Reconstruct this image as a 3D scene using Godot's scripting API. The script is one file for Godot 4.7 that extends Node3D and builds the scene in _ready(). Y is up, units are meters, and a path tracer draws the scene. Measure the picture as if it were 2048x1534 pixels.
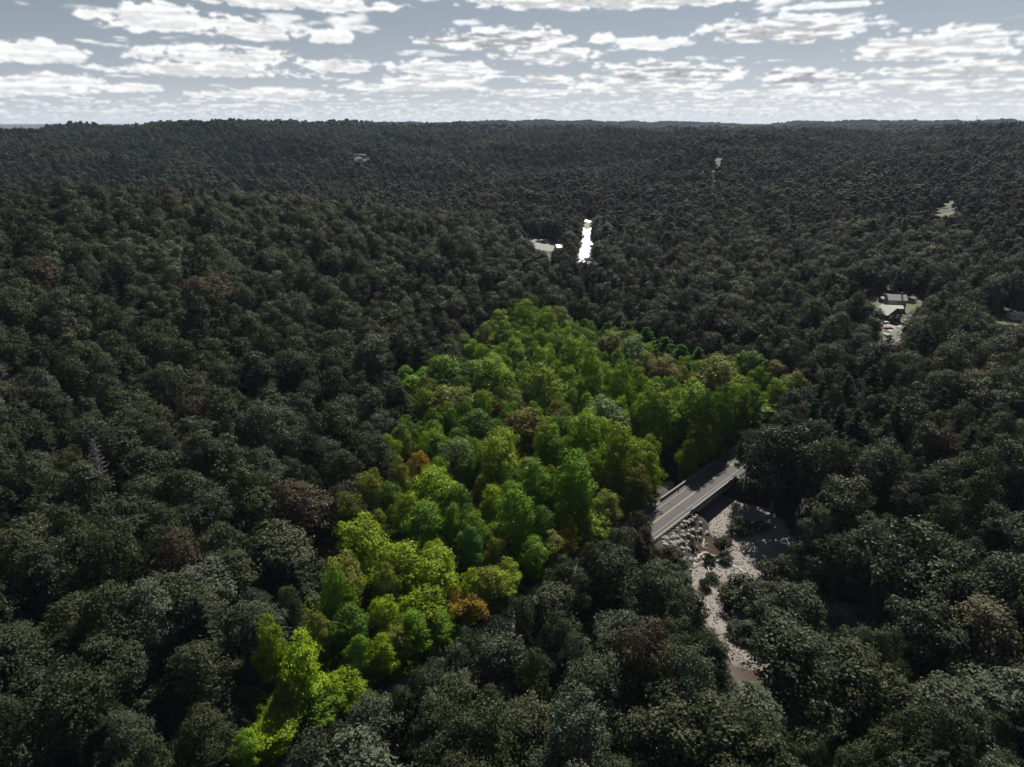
extends Node3D

# A wooded creek valley seen from about 112 m above the road. x right, y up, z towards the viewer, metres.
const EYE := Vector3(0, 112, 0)
const PITCH := 20.8
const LENS := 0.5615            # half the picture's height at one metre
const SUN_TURN := 18.0          # degrees right of straight ahead
const SUN_HEIGHT := 46.0
const EXPOSURE := 2.1
const ROAD_ALONG := Vector2(0.682, -0.731)
const ROAD_ACROSS := Vector2(0.731, 0.682)
const ROAD_MIDDLE := -89.7
const CREEK := -6.2

var rng := RandomNumberGenerator.new()
var relief := FastNoiseLite.new()
var fine := FastNoiseLite.new()
var patchy := FastNoiseLite.new()
var cloud_noise := FastNoiseLite.new()
var cloud_detail := FastNoiseLite.new()
var used_names := {}

func _ready() -> void:
	rng.seed = 20251
	set_noise(relief, 11, 1.0 / 150.0, 4)
	set_noise(fine, 12, 1.0 / 9.0, 3)
	set_noise(patchy, 13, 1.0 / 60.0, 3)
	set_noise(cloud_noise, 14, 1.0, 4)
	set_noise(cloud_detail, 15, 1.0, 5)
	make_camera()
	make_sky()
	make_sun()
	make_terrain()
	make_water()
	make_road()
	make_bridge()
	make_guard_rails()
	make_settlement()
	make_far_buildings()
	make_trees()
	make_creek_things()
	set_labels()

# ---------------------------------------------------------------- camera, sky, sun
func make_camera() -> void:
	var cam := Camera3D.new()
	cam.name = "camera"
	add_child(cam)
	cam.position = EYE
	cam.rotation_degrees = Vector3(-PITCH, 0, 0)
	cam.fov = rad_to_deg(2.0 * atan(LENS))
	cam.near = 0.5
	cam.far = 40000.0
	cam.current = true

func make_sun() -> void:
	var sun := DirectionalLight3D.new()
	sun.name = "sun"
	add_child(sun)
	var a := deg_to_rad(SUN_TURN)
	var e := deg_to_rad(SUN_HEIGHT)
	var towards := Vector3(sin(a) * cos(e), sin(e), -cos(a) * cos(e))
	sun.basis = Basis.looking_at(-towards)
	sun.light_energy = 1.6
	sun.light_color = Color(1.0, 0.965, 0.91)
	sun.light_angular_distance = 0.5
	sun.shadow_enabled = true

# [turn from straight ahead, height above the horizon, half width, half height (degrees), how grey the base is]
var clouds := [[-24.65, 6.51, 4.68, 1.25, 0.25], [-29.04, 6.55, 0.90, 0.35, 0.00], [-18.44, 6.07, 4.09, 0.94, 0.30], [-13.27, 5.84, 2.10, 0.66, 0.10], [-32.00, 4.20, 3.21, 0.97, 0.15], [-36.5, 3.9, 3.2, 0.6, 0.2], [-21.49, 4.39, 6.43, 0.86, 0.25], [-21.95, 3.51, 7.79, 0.66, 0.40], [-12.90, 3.93, 2.73, 0.62, 0.30], [-15.68, 7.96, 8.18, 0.66, 0.30], [-0.90, 5.83, 6.82, 1.01, 0.85], [2.50, 4.81, 4.87, 0.78, 0.60], [10.86, 5.46, 3.51, 0.62, 0.10], [6.79, 5.86, 1.05, 0.51, 0.00], [19.68, 6.09, 6.62, 1.21, 0.70], [7.94, 8.37, 12.86, 0.94, 0.50], [22.37, 7.53, 3.70, 0.27, 0.00], [29.73, 4.78, 6.43, 1.17, 0.50], [28.98, 4.22, 5.46, 0.55, 0.60], [-5.48, 3.84, 5.07, 0.78, 0.40], [-6.27, 3.07, 5.85, 0.58, 0.50], [11.55, 3.51, 6.82, 1.09, 0.80], [2.53, 3.16, 2.34, 0.43, 0.60], [20.75, 3.05, 4.09, 0.70, 0.85], [31.69, 3.28, 6.43, 0.62, 0.60], [-32.07, 2.53, 3.90, 0.66, 0.30], [-33.00, 2.00, 4.68, 0.47, 0.30], [-26.90, 2.28, 2.34, 0.35, 0.20], [-18.09, 2.00, 5.85, 0.51, 0.40], [-7.81, 2.57, 6.62, 0.43, 0.40], [9.77, 2.56, 7.01, 0.51, 0.50], [26.33, 2.36, 6.43, 0.51, 0.50], [32.72, 2.30, 3.90, 0.51, 0.50], [18.51, 1.99, 5.85, 0.39, 0.50], [2.16, 2.24, 5.85, 0.35, 0.40]]

func make_sky() -> void:
	var low := Image.create(1024, 512, false, Image.FORMAT_RGBF)
	low.fill(Color(0.03, 0.033, 0.03))
	for j in 257:
		var el := 90.0 - (j + 0.5) / 512.0 * 180.0
		for i in 1024:
			var az := (i + 0.5) / 1024.0 * 360.0
			low.set_pixel(i, j, sky_color(az - 360.0 if az > 180.0 else az, el))
	low.resize(4096, 2048, Image.INTERPOLATE_BILINEAR)
	for j in range(876, 1026):
		var el := 90.0 - (j + 0.5) / 2048.0 * 180.0
		for i in range(-640, 640):
			low.set_pixel((i + 4096) % 4096, j, sky_color((i + 0.5) / 4096.0 * 360.0, el))
	var m := PanoramaSkyMaterial.new()
	m.panorama = ImageTexture.create_from_image(low)
	var sky := Sky.new()
	sky.sky_material = m
	var env := Environment.new()
	env.background_mode = Environment.BG_SKY
	env.sky = sky
	env.tonemap_mode = Environment.TONE_MAPPER_LINEAR
	env.tonemap_exposure = EXPOSURE
	env.fog_enabled = true
	env.fog_density = 0.000028
	env.fog_light_color = Color(0.78, 0.86, 1.0)
	env.sdfgi_enabled = true
	env.ssao_enabled = true
	env.ssil_enabled = true
	var w := WorldEnvironment.new()
	w.name = "world_environment"
	w.environment = env
	add_child(w)

func sky_color(az: float, el: float) -> Color:
	var e := maxf(el, 0.0)
	var bright := pow(0.5 + 0.5 * cos(deg_to_rad(az - 35.0)), 2.0)
	var mid := Color(0.115, 0.17, 0.235).lerp(Color(0.30, 0.375, 0.455), bright)
	var rim := Color(0.58, 0.625, 0.66).lerp(Color(0.80, 0.82, 0.835), bright)
	var c := rim.lerp(mid, 1.0 - exp(-e / 4.2))
	c = c.lerp(Color(0.055, 0.09, 0.145), smoothstep(9.0, 60.0, e))
	# fields of small cumulus on a level cloud base
	var r := 1.0 / tan(deg_to_rad(e + 0.9))
	var a := deg_to_rad(az)
	var p := Vector2(sin(a), cos(a)) * r
	var in_view: float = smoothstep(46.0, 38.0, absf(az)) * smoothstep(14.0, 9.0, e)
	var cover: float = cloud_noise.get_noise_2d(p.x * 0.85 + 3.1, p.y * 0.42) + 0.30 * cloud_detail.get_noise_2d(p.x * 2.1, p.y * 1.3)
	var need: float = lerpf(0.31, lerpf(0.06, 0.40, smoothstep(0.9, 2.6, e)), in_view)
	need -= 0.10 * bright * in_view
	var d := smoothstep(need, need + 0.20, cover)
	var tone := 0.96 + 0.25 * cloud_detail.get_noise_2d(p.x * 1.1 + 7.0, p.y * 0.7) - 0.40 * smoothstep(need + 0.25, need + 0.6, cover)
	c = c.lerp(Color(tone, tone * 1.01, tone * 1.025), d * lerpf(0.6, 0.95, smoothstep(0.1, 1.4, e)))
	# the cumulus in view, one by one
	if absf(az) < 60.0 and e < 13.0:
		var wob: float = cloud_noise.get_noise_2d(az * 0.34, el * 0.95)
		var wob2: float = cloud_detail.get_noise_2d(az * 0.95 + 31.0, el * 2.3)
		for q in clouds:
			var u: float = (az - q[0]) / q[2]
			if absf(u) > 1.4:
				continue
			var v: float = (el - q[1]) / q[3]
			if absf(v) > 1.7:
				continue
			var vv: float = v * 1.45 if v < 0.0 else v * 0.92
			var body: float = 1.0 - u * u - vv * vv
			var full: float = body * 0.95 + wob * 0.72 + wob2 * 0.46
			var k := smoothstep(0.20, 0.52, full)
			if k <= 0.0:
				continue
			var billow: float = cloud_noise.get_noise_2d(az * 0.36 + 11.0, el * 2.7 + 5.0)
			var shade: float = smoothstep(0.50, 1.15, body - v * 0.30 + billow * 1.25 + 0.12) * (0.10 + 0.80 * q[4])
			shade = clampf(shade + 0.16 * smoothstep(0.0, 0.5, wob2) * smoothstep(0.3, 0.8, full), 0.0, 1.0)
			var lit := Color(1.06, 1.06, 1.055).lerp(Color(0.22, 0.235, 0.27), shade * 0.95)
			c = c.lerp(lit, k * smoothstep(0.2, 1.5, e))
	return Color(c.r / EXPOSURE, c.g / EXPOSURE, c.b / EXPOSURE)

# ---------------------------------------------------------------- small helpers
func set_noise(n: FastNoiseLite, s: int, f: float, octaves: int) -> void:
	n.noise_type = FastNoiseLite.TYPE_SIMPLEX_SMOOTH
	n.seed = s
	n.frequency = f
	n.fractal_type = FastNoiseLite.FRACTAL_FBM
	n.fractal_octaves = octaves

func numbered(called: String) -> String:
	var n: int = used_names.get(called, 0)
	used_names[called] = n + 1
	return called if n == 0 else "%s_%03d" % [called, n]

func mat(r: float, g: float, b: float, rough := 0.85, metal := 0.0) -> StandardMaterial3D:
	var m := StandardMaterial3D.new()
	m.albedo_color = Color(r, g, b).linear_to_srgb()
	m.roughness = rough
	m.metallic = metal
	return m

func grain(m: StandardMaterial3D, scale: float, depth: float, s: int, low := 0.7) -> StandardMaterial3D:
	# an uneven tone and a fine relief on a plain material
	var n := FastNoiseLite.new()
	set_noise(n, s, 0.02, 5)
	var ramp := Gradient.new()
	ramp.set_color(0, Color(low, low, low).linear_to_srgb())
	ramp.set_color(1, Color(1, 1, 1))
	var t := NoiseTexture2D.new()
	t.width = 512
	t.height = 512
	t.seamless = true
	t.noise = n
	t.color_ramp = ramp
	m.albedo_texture = t
	m.uv1_triplanar = true
	m.uv1_world_triplanar = true
	m.uv1_scale = Vector3.ONE * scale
	if depth > 0.0:
		m.heightmap_enabled = true
		m.heightmap_scale = depth
		m.heightmap_texture = t
	return m

func thing(called: String, label: String, category: String, at := Vector3.ZERO, turn := 0.0, group := "") -> Node3D:
	var o := Node3D.new()
	o.name = numbered(called)
	add_child(o, true)
	o.position = at
	o.rotation.y = turn
	o.set_meta("label", label)
	o.set_meta("category", category)
	if group:
		o.set_meta("group", group)
	return o

func part(called: String, mesh: Mesh, m: Material, parent: Node3D, at := Vector3.ZERO) -> MeshInstance3D:
	var o := MeshInstance3D.new()
	var n := 0
	var full := called
	while parent.has_node(NodePath(full)):
		n += 1
		full = "%s_%03d" % [called, n]
	o.name = full
	o.mesh = mesh
	o.material_override = m
	o.position = at
	parent.add_child(o, true)
	return o

func structure(called: String, mesh: Mesh, m: Material) -> MeshInstance3D:
	var o := MeshInstance3D.new()
	o.name = numbered(called)
	o.mesh = mesh
	o.material_override = m
	add_child(o, true)
	o.set_meta("kind", "structure")
	return o

func box(a: Vector3, b: Vector3, bevel := 0.0) -> ArrayMesh:
	# from corner a to corner b, its upright and upper edges chamfered by bevel
	var st := SurfaceTool.new()
	st.begin(Mesh.PRIMITIVE_TRIANGLES)
	add_box(st, a, b, bevel)
	st.generate_normals()
	return st.commit()

func quad(st: SurfaceTool, a: Vector3, b: Vector3, c: Vector3, d: Vector3) -> void:
	# seen with a, b, c, d running clockwise
	for v in [a, b, c, a, c, d]:
		st.set_smooth_group(-1)
		st.add_vertex(v)

func add_box(st: SurfaceTool, a: Vector3, b: Vector3, bevel := 0.0) -> void:
	var lo := Vector3(minf(a.x, b.x), minf(a.y, b.y), minf(a.z, b.z))
	var hi := Vector3(maxf(a.x, b.x), maxf(a.y, b.y), maxf(a.z, b.z))
	var k := minf(bevel, 0.3 * minf(hi.x - lo.x, minf(hi.y - lo.y, hi.z - lo.z)))
	var ring := [Vector2(lo.x, lo.z), Vector2(hi.x, lo.z), Vector2(hi.x, hi.z), Vector2(lo.x, hi.z)]
	var inner := [Vector2(lo.x + k, lo.z + k), Vector2(hi.x - k, lo.z + k), Vector2(hi.x - k, hi.z - k), Vector2(lo.x + k, hi.z - k)]
	for i in 4:
		var p: Vector2 = ring[i]
		var q: Vector2 = ring[(i + 1) % 4]
		var ip: Vector2 = inner[i]
		var iq: Vector2 = inner[(i + 1) % 4]
		quad(st, Vector3(q.x, hi.y - k, q.y), Vector3(p.x, hi.y - k, p.y), Vector3(p.x, lo.y, p.y), Vector3(q.x, lo.y, q.y))
		if k > 0.0:
			quad(st, Vector3(iq.x, hi.y, iq.y), Vector3(ip.x, hi.y, ip.y), Vector3(p.x, hi.y - k, p.y), Vector3(q.x, hi.y - k, q.y))
	quad(st, Vector3(inner[0].x, hi.y, inner[0].y), Vector3(inner[1].x, hi.y, inner[1].y), Vector3(inner[2].x, hi.y, inner[2].y), Vector3(inner[3].x, hi.y, inner[3].y))
	quad(st, Vector3(lo.x, lo.y, hi.z), Vector3(hi.x, lo.y, hi.z), Vector3(hi.x, lo.y, lo.z), Vector3(lo.x, lo.y, lo.z))

func add_tube(st: SurfaceTool, points: Array, radii: Array, sides := 6) -> void:
	var rings := []
	for i in points.size():
		var along: Vector3 = (points[mini(i + 1, points.size() - 1)] - points[maxi(i - 1, 0)]).normalized()
		var side := along.cross(Vector3(0.31, 0.2, 0.93)).normalized()
		var up := side.cross(along)
		var ring := []
		for k in sides:
			var a := TAU * k / sides
			ring.append(points[i] + (side * cos(a) + up * sin(a)) * radii[i])
		rings.append(ring)
	for i in points.size() - 1:
		for k in sides:
			var a: Vector3 = rings[i][k]
			var b: Vector3 = rings[i][(k + 1) % sides]
			var c: Vector3 = rings[i + 1][(k + 1) % sides]
			var d: Vector3 = rings[i + 1][k]
			for v in [a, b, c, a, c, d]:
				st.set_smooth_group(0)
				st.add_vertex(v)
	for k in range(1, sides - 1):
		for v in [rings[-1][0], rings[-1][k], rings[-1][k + 1]]:
			st.add_vertex(v)

func tube(points: Array, radii: Array, sides := 6) -> ArrayMesh:
	var st := SurfaceTool.new()
	st.begin(Mesh.PRIMITIVE_TRIANGLES)
	add_tube(st, points, radii, sides)
	st.generate_normals()
	return st.commit()

func seen_at(p: Vector3) -> Vector3:
	# share of the picture across and down, and the depth
	var q := p - EYE
	var a := deg_to_rad(PITCH)
	var depth := -q.z * cos(a) - q.y * sin(a)
	var up := q.y * cos(a) - q.z * sin(a)
	return Vector3(0.5 + q.x / depth / LENS * 0.5 * 767.0 / 1024.0, 0.5 - up / depth / LENS * 0.5, depth)

var to_label := []      # [thing, how it looks and where, how far across the picture]
var ranks := ["leftmost", "second", "third", "fourth", "fifth", "sixth", "seventh", "eighth", "ninth", "tenth", "eleventh", "twelfth", "thirteenth", "fourteenth", "fifteenth", "sixteenth", "seventeenth", "eighteenth", "nineteenth", "twentieth"]
var tens := ["", "", "twenty", "thirty", "forty", "fifty", "sixty"]

func rank_words(n: int) -> String:
	if n == 0:
		return "leftmost such"
	if n < 20:
		return ranks[n] + " such from left"
	var unit := (n + 1) % 10
	return (tens[(n + 1) / 10] + "-" + (["", "first", "second"][unit] if unit < 3 else ranks[unit - 1]) if unit else ["", "", "twentieth", "thirtieth", "fortieth", "fiftieth", "sixtieth"][(n + 1) / 10]) + " such from left"

func label_later(o: Node3D, words: String, p: Vector3) -> void:
	to_label.append([o, words, seen_at(p).x])

func set_labels() -> void:
	# things that look alike in one place are told apart by their order from the left
	var alike := {}
	for q in to_label:
		if not alike.has(q[1]):
			alike[q[1]] = []
		alike[q[1]].append(q)
	for words in alike:
		var all: Array = alike[words]
		all.sort_custom(func(a, b): return a[2] < b[2])
		for i in all.size():
			all[i][0].set_meta("label", words if all.size() == 1 else "%s, %s" % [words, rank_words(i)])

# ---------------------------------------------------------------- the lie of the land
var turns := [-50.0, -37.0, -25.0, -12.0, 0.0, 12.0, 25.0, 37.0, 50.0]
var reaches := [60.0, 160.0, 250.0, 350.0, 450.0, 550.0, 700.0, 900.0, 1200.0, 1600.0, 2100.0, 2700.0, 3600.0, 5200.0, 7200.0, 9500.0, 13000.0]
var heights := [
	[6, 5, 3, 0, 0, 0, 0, 0, 0], [14, 12, 6, 1, 0, 0, 0, 0, 0], [22, 18, 9, 2, 0, 0, 0, 2, 4], [34, 31, 22, 10, 2, 0, 1, 4, 8],
	[50, 47, 38, 25, 8, 0, 2, 6, 10], [56, 55, 47, 33, 11, 0, 3, 8, 14], [26, 24, 20, 14, 4, -1, 5, 12, 22], [2, 0, 0, 0, 0, 0, 10, 22, 38],
	[10, 8, 6, 6, 8, 12, 25, 44, 56], [45, 50, 48, 44, 32, 30, 46, 66, 72], [58, 60, 84, 74, 58, 56, 66, 76, 84], [54, 58, 84, 84, 76, 74, 72, 76, 90],
	[46, 50, 60, 72, 66, 62, 60, 62, 90], [34, 36, 44, 70, 78, 66, 70, 84, 135], [40, 36, 44, 82, 100, 94, 90, 98, 118], [30, 30, 40, 60, 70, 70, 70, 80, 90],
	[60, 60, 60, 60, 60, 60, 60, 60, 60]]
var flood := PackedVector2Array([Vector2(43.6, -214.3), Vector2(55.2, -227.7), Vector2(62, -224), Vector2(65.3, -216.6), Vector2(80.7, -200.9), Vector2(88.4, -199.5), Vector2(93.4, -188.1), Vector2(92.4, -174.3), Vector2(84.3, -162.0), Vector2(86.1, -153.1), Vector2(97.6, -148.9), Vector2(96.8, -137.5), Vector2(86.7, -127.3), Vector2(71.9, -125.7), Vector2(62.0, -112.6), Vector2(51.6, -95.8), Vector2(39.1, -95.8), Vector2(45.3, -118.1), Vector2(43.1, -132.2), Vector2(41.3, -143.0), Vector2(44.9, -159.7), Vector2(48.3, -171.7), Vector2(56.8, -185.2), Vector2(50.7, -197.3)])
var river := PackedVector2Array([Vector2(52.0, -598.0), Vector2(76.0, -598.0), Vector2(78.4, -664.1), Vector2(89.0, -759.8), Vector2(105.5, -885.3), Vector2(96.1, -905.1), Vector2(80.2, -818.0), Vector2(75.8, -742.1), Vector2(63.0, -664.1)])
var river_bar := PackedVector2Array([Vector2(85.9, -853.4), Vector2(93.2, -876.6), Vector2(98.9, -848.9), Vector2(91.5, -814.4), Vector2(85.3, -810.3)])
var lot := PackedVector2Array([Vector2(8.5, -735.9), Vector2(26.6, -719.0), Vector2(46.3, -697.4), Vector2(55.0, -690.0), Vector2(54.0, -655.0), Vector2(41.9, -652.5), Vector2(26.4, -647.0), Vector2(17.7, -675.3), Vector2(6.2, -712.4)])
var yard := PackedVector2Array([Vector2(226.7, -448.7), Vector2(281.2, -448.7), Vector2(253.2, -406.9), Vector2(223.8, -368.8), Vector2(202.3, -336.0), Vector2(190.3, -338.0), Vector2(209.0, -379.0)])
var drive := PackedVector2Array([Vector2(244.0, -404.0), Vector2(249.0, -399.0), Vector2(231, -384.3), Vector2(221, -373.9), Vector2(216, -360.0), Vector2(206.6, -357.0), Vector2(212.5, -381.1), Vector2(225.8, -389.7)])
var meadow := PackedVector2Array([Vector2(458.4, -777.3), Vector2(510.3, -799.3), Vector2(480.3, -740.4), Vector2(447.6, -717.6), Vector2(433.3, -728.9)])
var upper_meadow := PackedVector2Array([Vector2(509.5, -845.2), Vector2(564.9, -905.5), Vector2(567.6, -893.9), Vector2(510.9, -825.2)])
var trailer_plot := PackedVector2Array([Vector2(276, -396), Vector2(316, -396), Vector2(316, -366), Vector2(276, -366)])
var scar := PackedVector2Array([Vector2(335.6, -1231.9), Vector2(430.2, -1479.1), Vector2(407.7, -1366.5), Vector2(316.4, -1120.9)])
var hamlet_field := PackedVector2Array([Vector2(-402, -1800), Vector2(-352, -1800), Vector2(-330, -1700), Vector2(-372, -1690)])
var far_field := PackedVector2Array([Vector2(2300, -5900), Vector2(3000, -5800), Vector2(2900, -5600), Vector2(2350, -5650)])
var levels: Array
var flood_box: Rect2

func lie(x: float, z: float) -> float:
	var reach := clampf(Vector2(x, z).length(), 61.0, 12990.0)
	var turn := clampf(rad_to_deg(atan2(x, -z)), -49.9, 49.9)
	var i := 0
	while reaches[i + 1] <= reach:
		i += 1
	var k := 0
	while turns[k + 1] <= turn:
		k += 1
	var s: float = (reach - reaches[i]) / (reaches[i + 1] - reaches[i])
	var t: float = (turn - turns[k]) / (turns[k + 1] - turns[k])
	var column := [0.0, 0.0, 0.0, 0.0]
	for n in 4:
		var row: Array = heights[clampi(i - 1 + n, 0, 16)]
		column[n] = cubic_interpolate(row[k], row[k + 1], row[maxi(k - 1, 0)], row[mini(k + 2, 8)], t)
	var h: float = cubic_interpolate(column[1], column[2], column[0], column[3], s)
	return h + relief.get_noise_2d(x * 0.09 + 40.0, z * 0.09) * 50.0 * smoothstep(2300.0, 4200.0, reach) + relief.get_noise_2d(x * 0.3 - 80.0, z * 0.3) * lerpf(46.0, 26.0, smoothstep(1900.0, 2600.0, reach)) * smoothstep(820.0, 1500.0, reach) + relief.get_noise_2d(x, z) * 9.0 * smoothstep(300.0, 2200.0, reach) + relief.get_noise_2d(x * 3.0, z * 3.0) * 2.0 * smoothstep(150.0, 400.0, reach)

func from_edge(p: Vector2, ring: PackedVector2Array) -> float:
	# distance to the outline, negative inside
	var best := 1e9
	for i in ring.size():
		best = minf(best, p.distance_squared_to(Geometry2D.get_closest_point_to_segment(p, ring[i], ring[(i + 1) % ring.size()])))
	return -sqrt(best) if Geometry2D.is_point_in_polygon(p, ring) else sqrt(best)

func bounds(ring: PackedVector2Array) -> Rect2:
	var r := Rect2(ring[0], Vector2.ZERO)
	for p in ring:
		r = r.expand(p)
	return r

func ground(x: float, z: float) -> float:
	if levels.is_empty():
		for q in [[lot, 0.0, 25.0], [yard, 4.0, 25.0], [trailer_plot, 6.0, 20.0], [river, -3.9, 22.0]]:
			levels.append([q[0], q[1], q[2], bounds(q[0]).grow(q[2] + 10.0)])
		flood_box = bounds(flood)
	var h := lie(x, z)
	var p := Vector2(x, z)
	for q in levels:
		if (q[3] as Rect2).has_point(p):
			h = lerpf(q[1], h, smoothstep(10.0, 10.0 + q[2], from_edge(p, q[0])))
	var across := absf(p.dot(ROAD_ACROSS) - ROAD_MIDDLE)
	var along := p.dot(ROAD_ALONG)
	if across < 22.0 and along > -60.0 and along < 760.0:
		h = lerpf(-0.25 + maxf(0.0, along - 340.0) * 0.02, h, smoothstep(6.5, 22.0, across))
	if flood_box.has_point(p):
		var d := from_edge(p, flood)
		if d < 0.0:
			h = lerpf(h, -7.3, smoothstep(-0.5, 7.5, -d))
	return h

func make_terrain() -> void:
	var xs := spread(-60.0, 130.0, 2.5, 1.032, -11000.0, 11000.0)
	var zs := spread(-250.0, -80.0, 2.5, 1.032, -12800.0, 420.0)
	var verts := PackedVector3Array()
	var index := PackedInt32Array()
	for z in zs:
		for x in xs:
			verts.append(Vector3(x, ground(x, z), z))
	var w := xs.size()
	for j in zs.size() - 1:
		for i in w - 1:
			var a := j * w + i
			index.append_array(PackedInt32Array([a, a + 1, a + w + 1, a, a + w + 1, a + w]))
	var mesh := grid_mesh(verts, index)
	structure("ground", mesh, grain(mat(0.017, 0.018, 0.011, 0.95), 0.05, 0.0, 31, 0.5))
	structure("lawn", drape(yard, 5.0, 0.06), grain(mat(0.062, 0.078, 0.03, 0.95), 0.08, 0.0, 32, 0.45))
	structure("driveway", drape(drive, 4.0, 0.12), grain(mat(0.217, 0.212, 0.208, 0.9), 0.1, 0.0, 33, 0.7))
	structure("field", drape(meadow, 14.0, 0.5), grain(mat(0.062, 0.076, 0.03, 0.95), 0.03, 0.0, 34, 0.6))
	structure("field", drape(upper_meadow, 16.0, 0.5), grain(mat(0.055, 0.066, 0.028, 0.95), 0.03, 0.0, 35, 0.6))
	structure("field", drape(hamlet_field, 20.0, 0.6), grain(mat(0.175, 0.154, 0.083, 0.95), 0.03, 0.0, 36, 0.6))
	structure("field", drape(far_field, 120.0, 14.0), grain(mat(0.083, 0.092, 0.042, 0.95), 0.004, 0.0, 37, 0.6))
	structure("field", drape(scar, 20.0, 0.6), grain(mat(0.035, 0.036, 0.02, 0.95), 0.03, 0.0, 38, 0.5))
	structure("gravel_lot", drape(lot, 8.0, 0.35), grain(mat(0.17, 0.163, 0.158, 0.95), 0.08, 0.0, 39, 0.6))
	structure("lawn", drape(trailer_plot, 8.0, 0.06), grain(mat(0.055, 0.07, 0.028, 0.95), 0.08, 0.0, 40, 0.45))

func spread(a: float, b: float, step: float, growth: float, lo: float, hi: float) -> PackedFloat32Array:
	var out := PackedFloat32Array()
	var x := a
	while x <= b:
		out.append(x)
		x += step
	var d := step
	x = out[-1]
	while x < hi:
		d *= growth
		x += d
		out.append(x)
	d = step
	x = a
	while x > lo:
		d *= growth
		x -= d
		out.insert(0, x)
	return out

func grid_mesh(verts: PackedVector3Array, index: PackedInt32Array) -> ArrayMesh:
	var normals := PackedVector3Array()
	normals.resize(verts.size())
	for t in index.size() / 3:
		var a := verts[index[t * 3]]
		var n := (verts[index[t * 3 + 2]] - a).cross(verts[index[t * 3 + 1]] - a)
		for k in 3:
			normals[index[t * 3 + k]] += n
	for i in normals.size():
		normals[i] = normals[i].normalized()
	var arrays := []
	arrays.resize(Mesh.ARRAY_MAX)
	arrays[Mesh.ARRAY_VERTEX] = verts
	arrays[Mesh.ARRAY_NORMAL] = normals
	arrays[Mesh.ARRAY_INDEX] = index
	var mesh := ArrayMesh.new()
	mesh.add_surface_from_arrays(Mesh.PRIMITIVE_TRIANGLES, arrays)
	return mesh

func drape(ring: PackedVector2Array, step: float, lift: float, height = null) -> ArrayMesh:
	# a sheet with the outline of ring, laid over the ground (or at height.call(x, z))
	var r := bounds(ring)
	var spots := {}
	var verts := PackedVector3Array()
	var index := PackedInt32Array()
	for j in ceili(r.size.y / step):
		for i in ceili(r.size.x / step):
			var o := r.position + Vector2(i, j) * step
			var cell := PackedVector2Array([o, o + Vector2(step, 0), o + Vector2(step, step), o + Vector2(0, step)])
			var pieces := [cell]
			var within := 0
			for c in cell:
				within += int(Geometry2D.is_point_in_polygon(c, ring))
			if within < 4:
				pieces = Geometry2D.intersect_polygons(cell, ring)
			for piece in pieces:
				var tri := Geometry2D.triangulate_polygon(piece)
				for k in tri.size() / 3:
					var corner := [piece[tri[k * 3]], piece[tri[k * 3 + 1]], piece[tri[k * 3 + 2]]]
					if (corner[1] - corner[0]).cross(corner[2] - corner[0]) < 0.0:
						corner = [corner[0], corner[2], corner[1]]
					for c in corner:
						var key := Vector2i((c as Vector2) * 100.0)
						if not spots.has(key):
							spots[key] = verts.size()
							verts.append(Vector3(c.x, (ground(c.x, c.y) if height == null else height.call(c.x, c.y)) + lift, c.y))
						index.append(spots[key])
	return grid_mesh(verts, index)

# ---------------------------------------------------------------- water and gravel
var gravel := PackedVector2Array([Vector2(56.0, -187.6), Vector2(62, -200), Vector2(72.1, -212), Vector2(78, -205), Vector2(83.6, -199.5), Vector2(87.5, -187.6), Vector2(86.6, -176.9), Vector2(79.7, -168.4), Vector2(74.4, -162.3), Vector2(72.7, -152.3), Vector2(62.5, -151.5), Vector2(57.0, -153.2), Vector2(55.0, -142.1), Vector2(56.2, -134.8), Vector2(61.8, -129.7), Vector2(66.0, -123.1), Vector2(57.2, -120.8), Vector2(51.8, -124.9), Vector2(49.2, -132.2), Vector2(45.5, -139.3), Vector2(44.0, -146.9), Vector2(45.4, -157.4), Vector2(49.0, -163.5), Vector2(55.8, -168.0), Vector2(59.6, -167.7), Vector2(63.4, -174.3), Vector2(60.0, -180.6)])
var side_gravel := PackedVector2Array([Vector2(85.5, -153.0), Vector2(92.3, -149.9), Vector2(95.7, -141.1), Vector2(90.7, -133.7), Vector2(80.7, -134.6), Vector2(81.7, -143.0)])
var sand := PackedVector2Array([Vector2(45.6, -205.5), Vector2(50.6, -214.5), Vector2(58.5, -213.5), Vector2(54.1, -202.8), Vector2(48.0, -198.9)])
var island := PackedVector2Array([Vector2(57, -154), Vector2(72, -158), Vector2(84, -158), Vector2(88, -132), Vector2(70, -126), Vector2(60, -130), Vector2(55, -140)])

func bar_height(x: float, z: float) -> float:
	var p := Vector2(x, z)
	var d := minf(from_edge(p, gravel), minf(from_edge(p, side_gravel), minf(from_edge(p, sand), from_edge(p, island) + 0.5)))
	d = maxf(d, 4.6 - Vector2(58.0, -172.5).distance_to(p))
	d += fine.get_noise_2d(x * 1.6, z * 1.6) * 1.3
	return CREEK - 0.55 + 1.15 * smoothstep(1.2, -3.0, d) + fine.get_noise_2d(x * 0.9, z * 0.9) * 0.2 + fine.get_noise_2d(x * 4.0, z * 4.0) * 0.06

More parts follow.
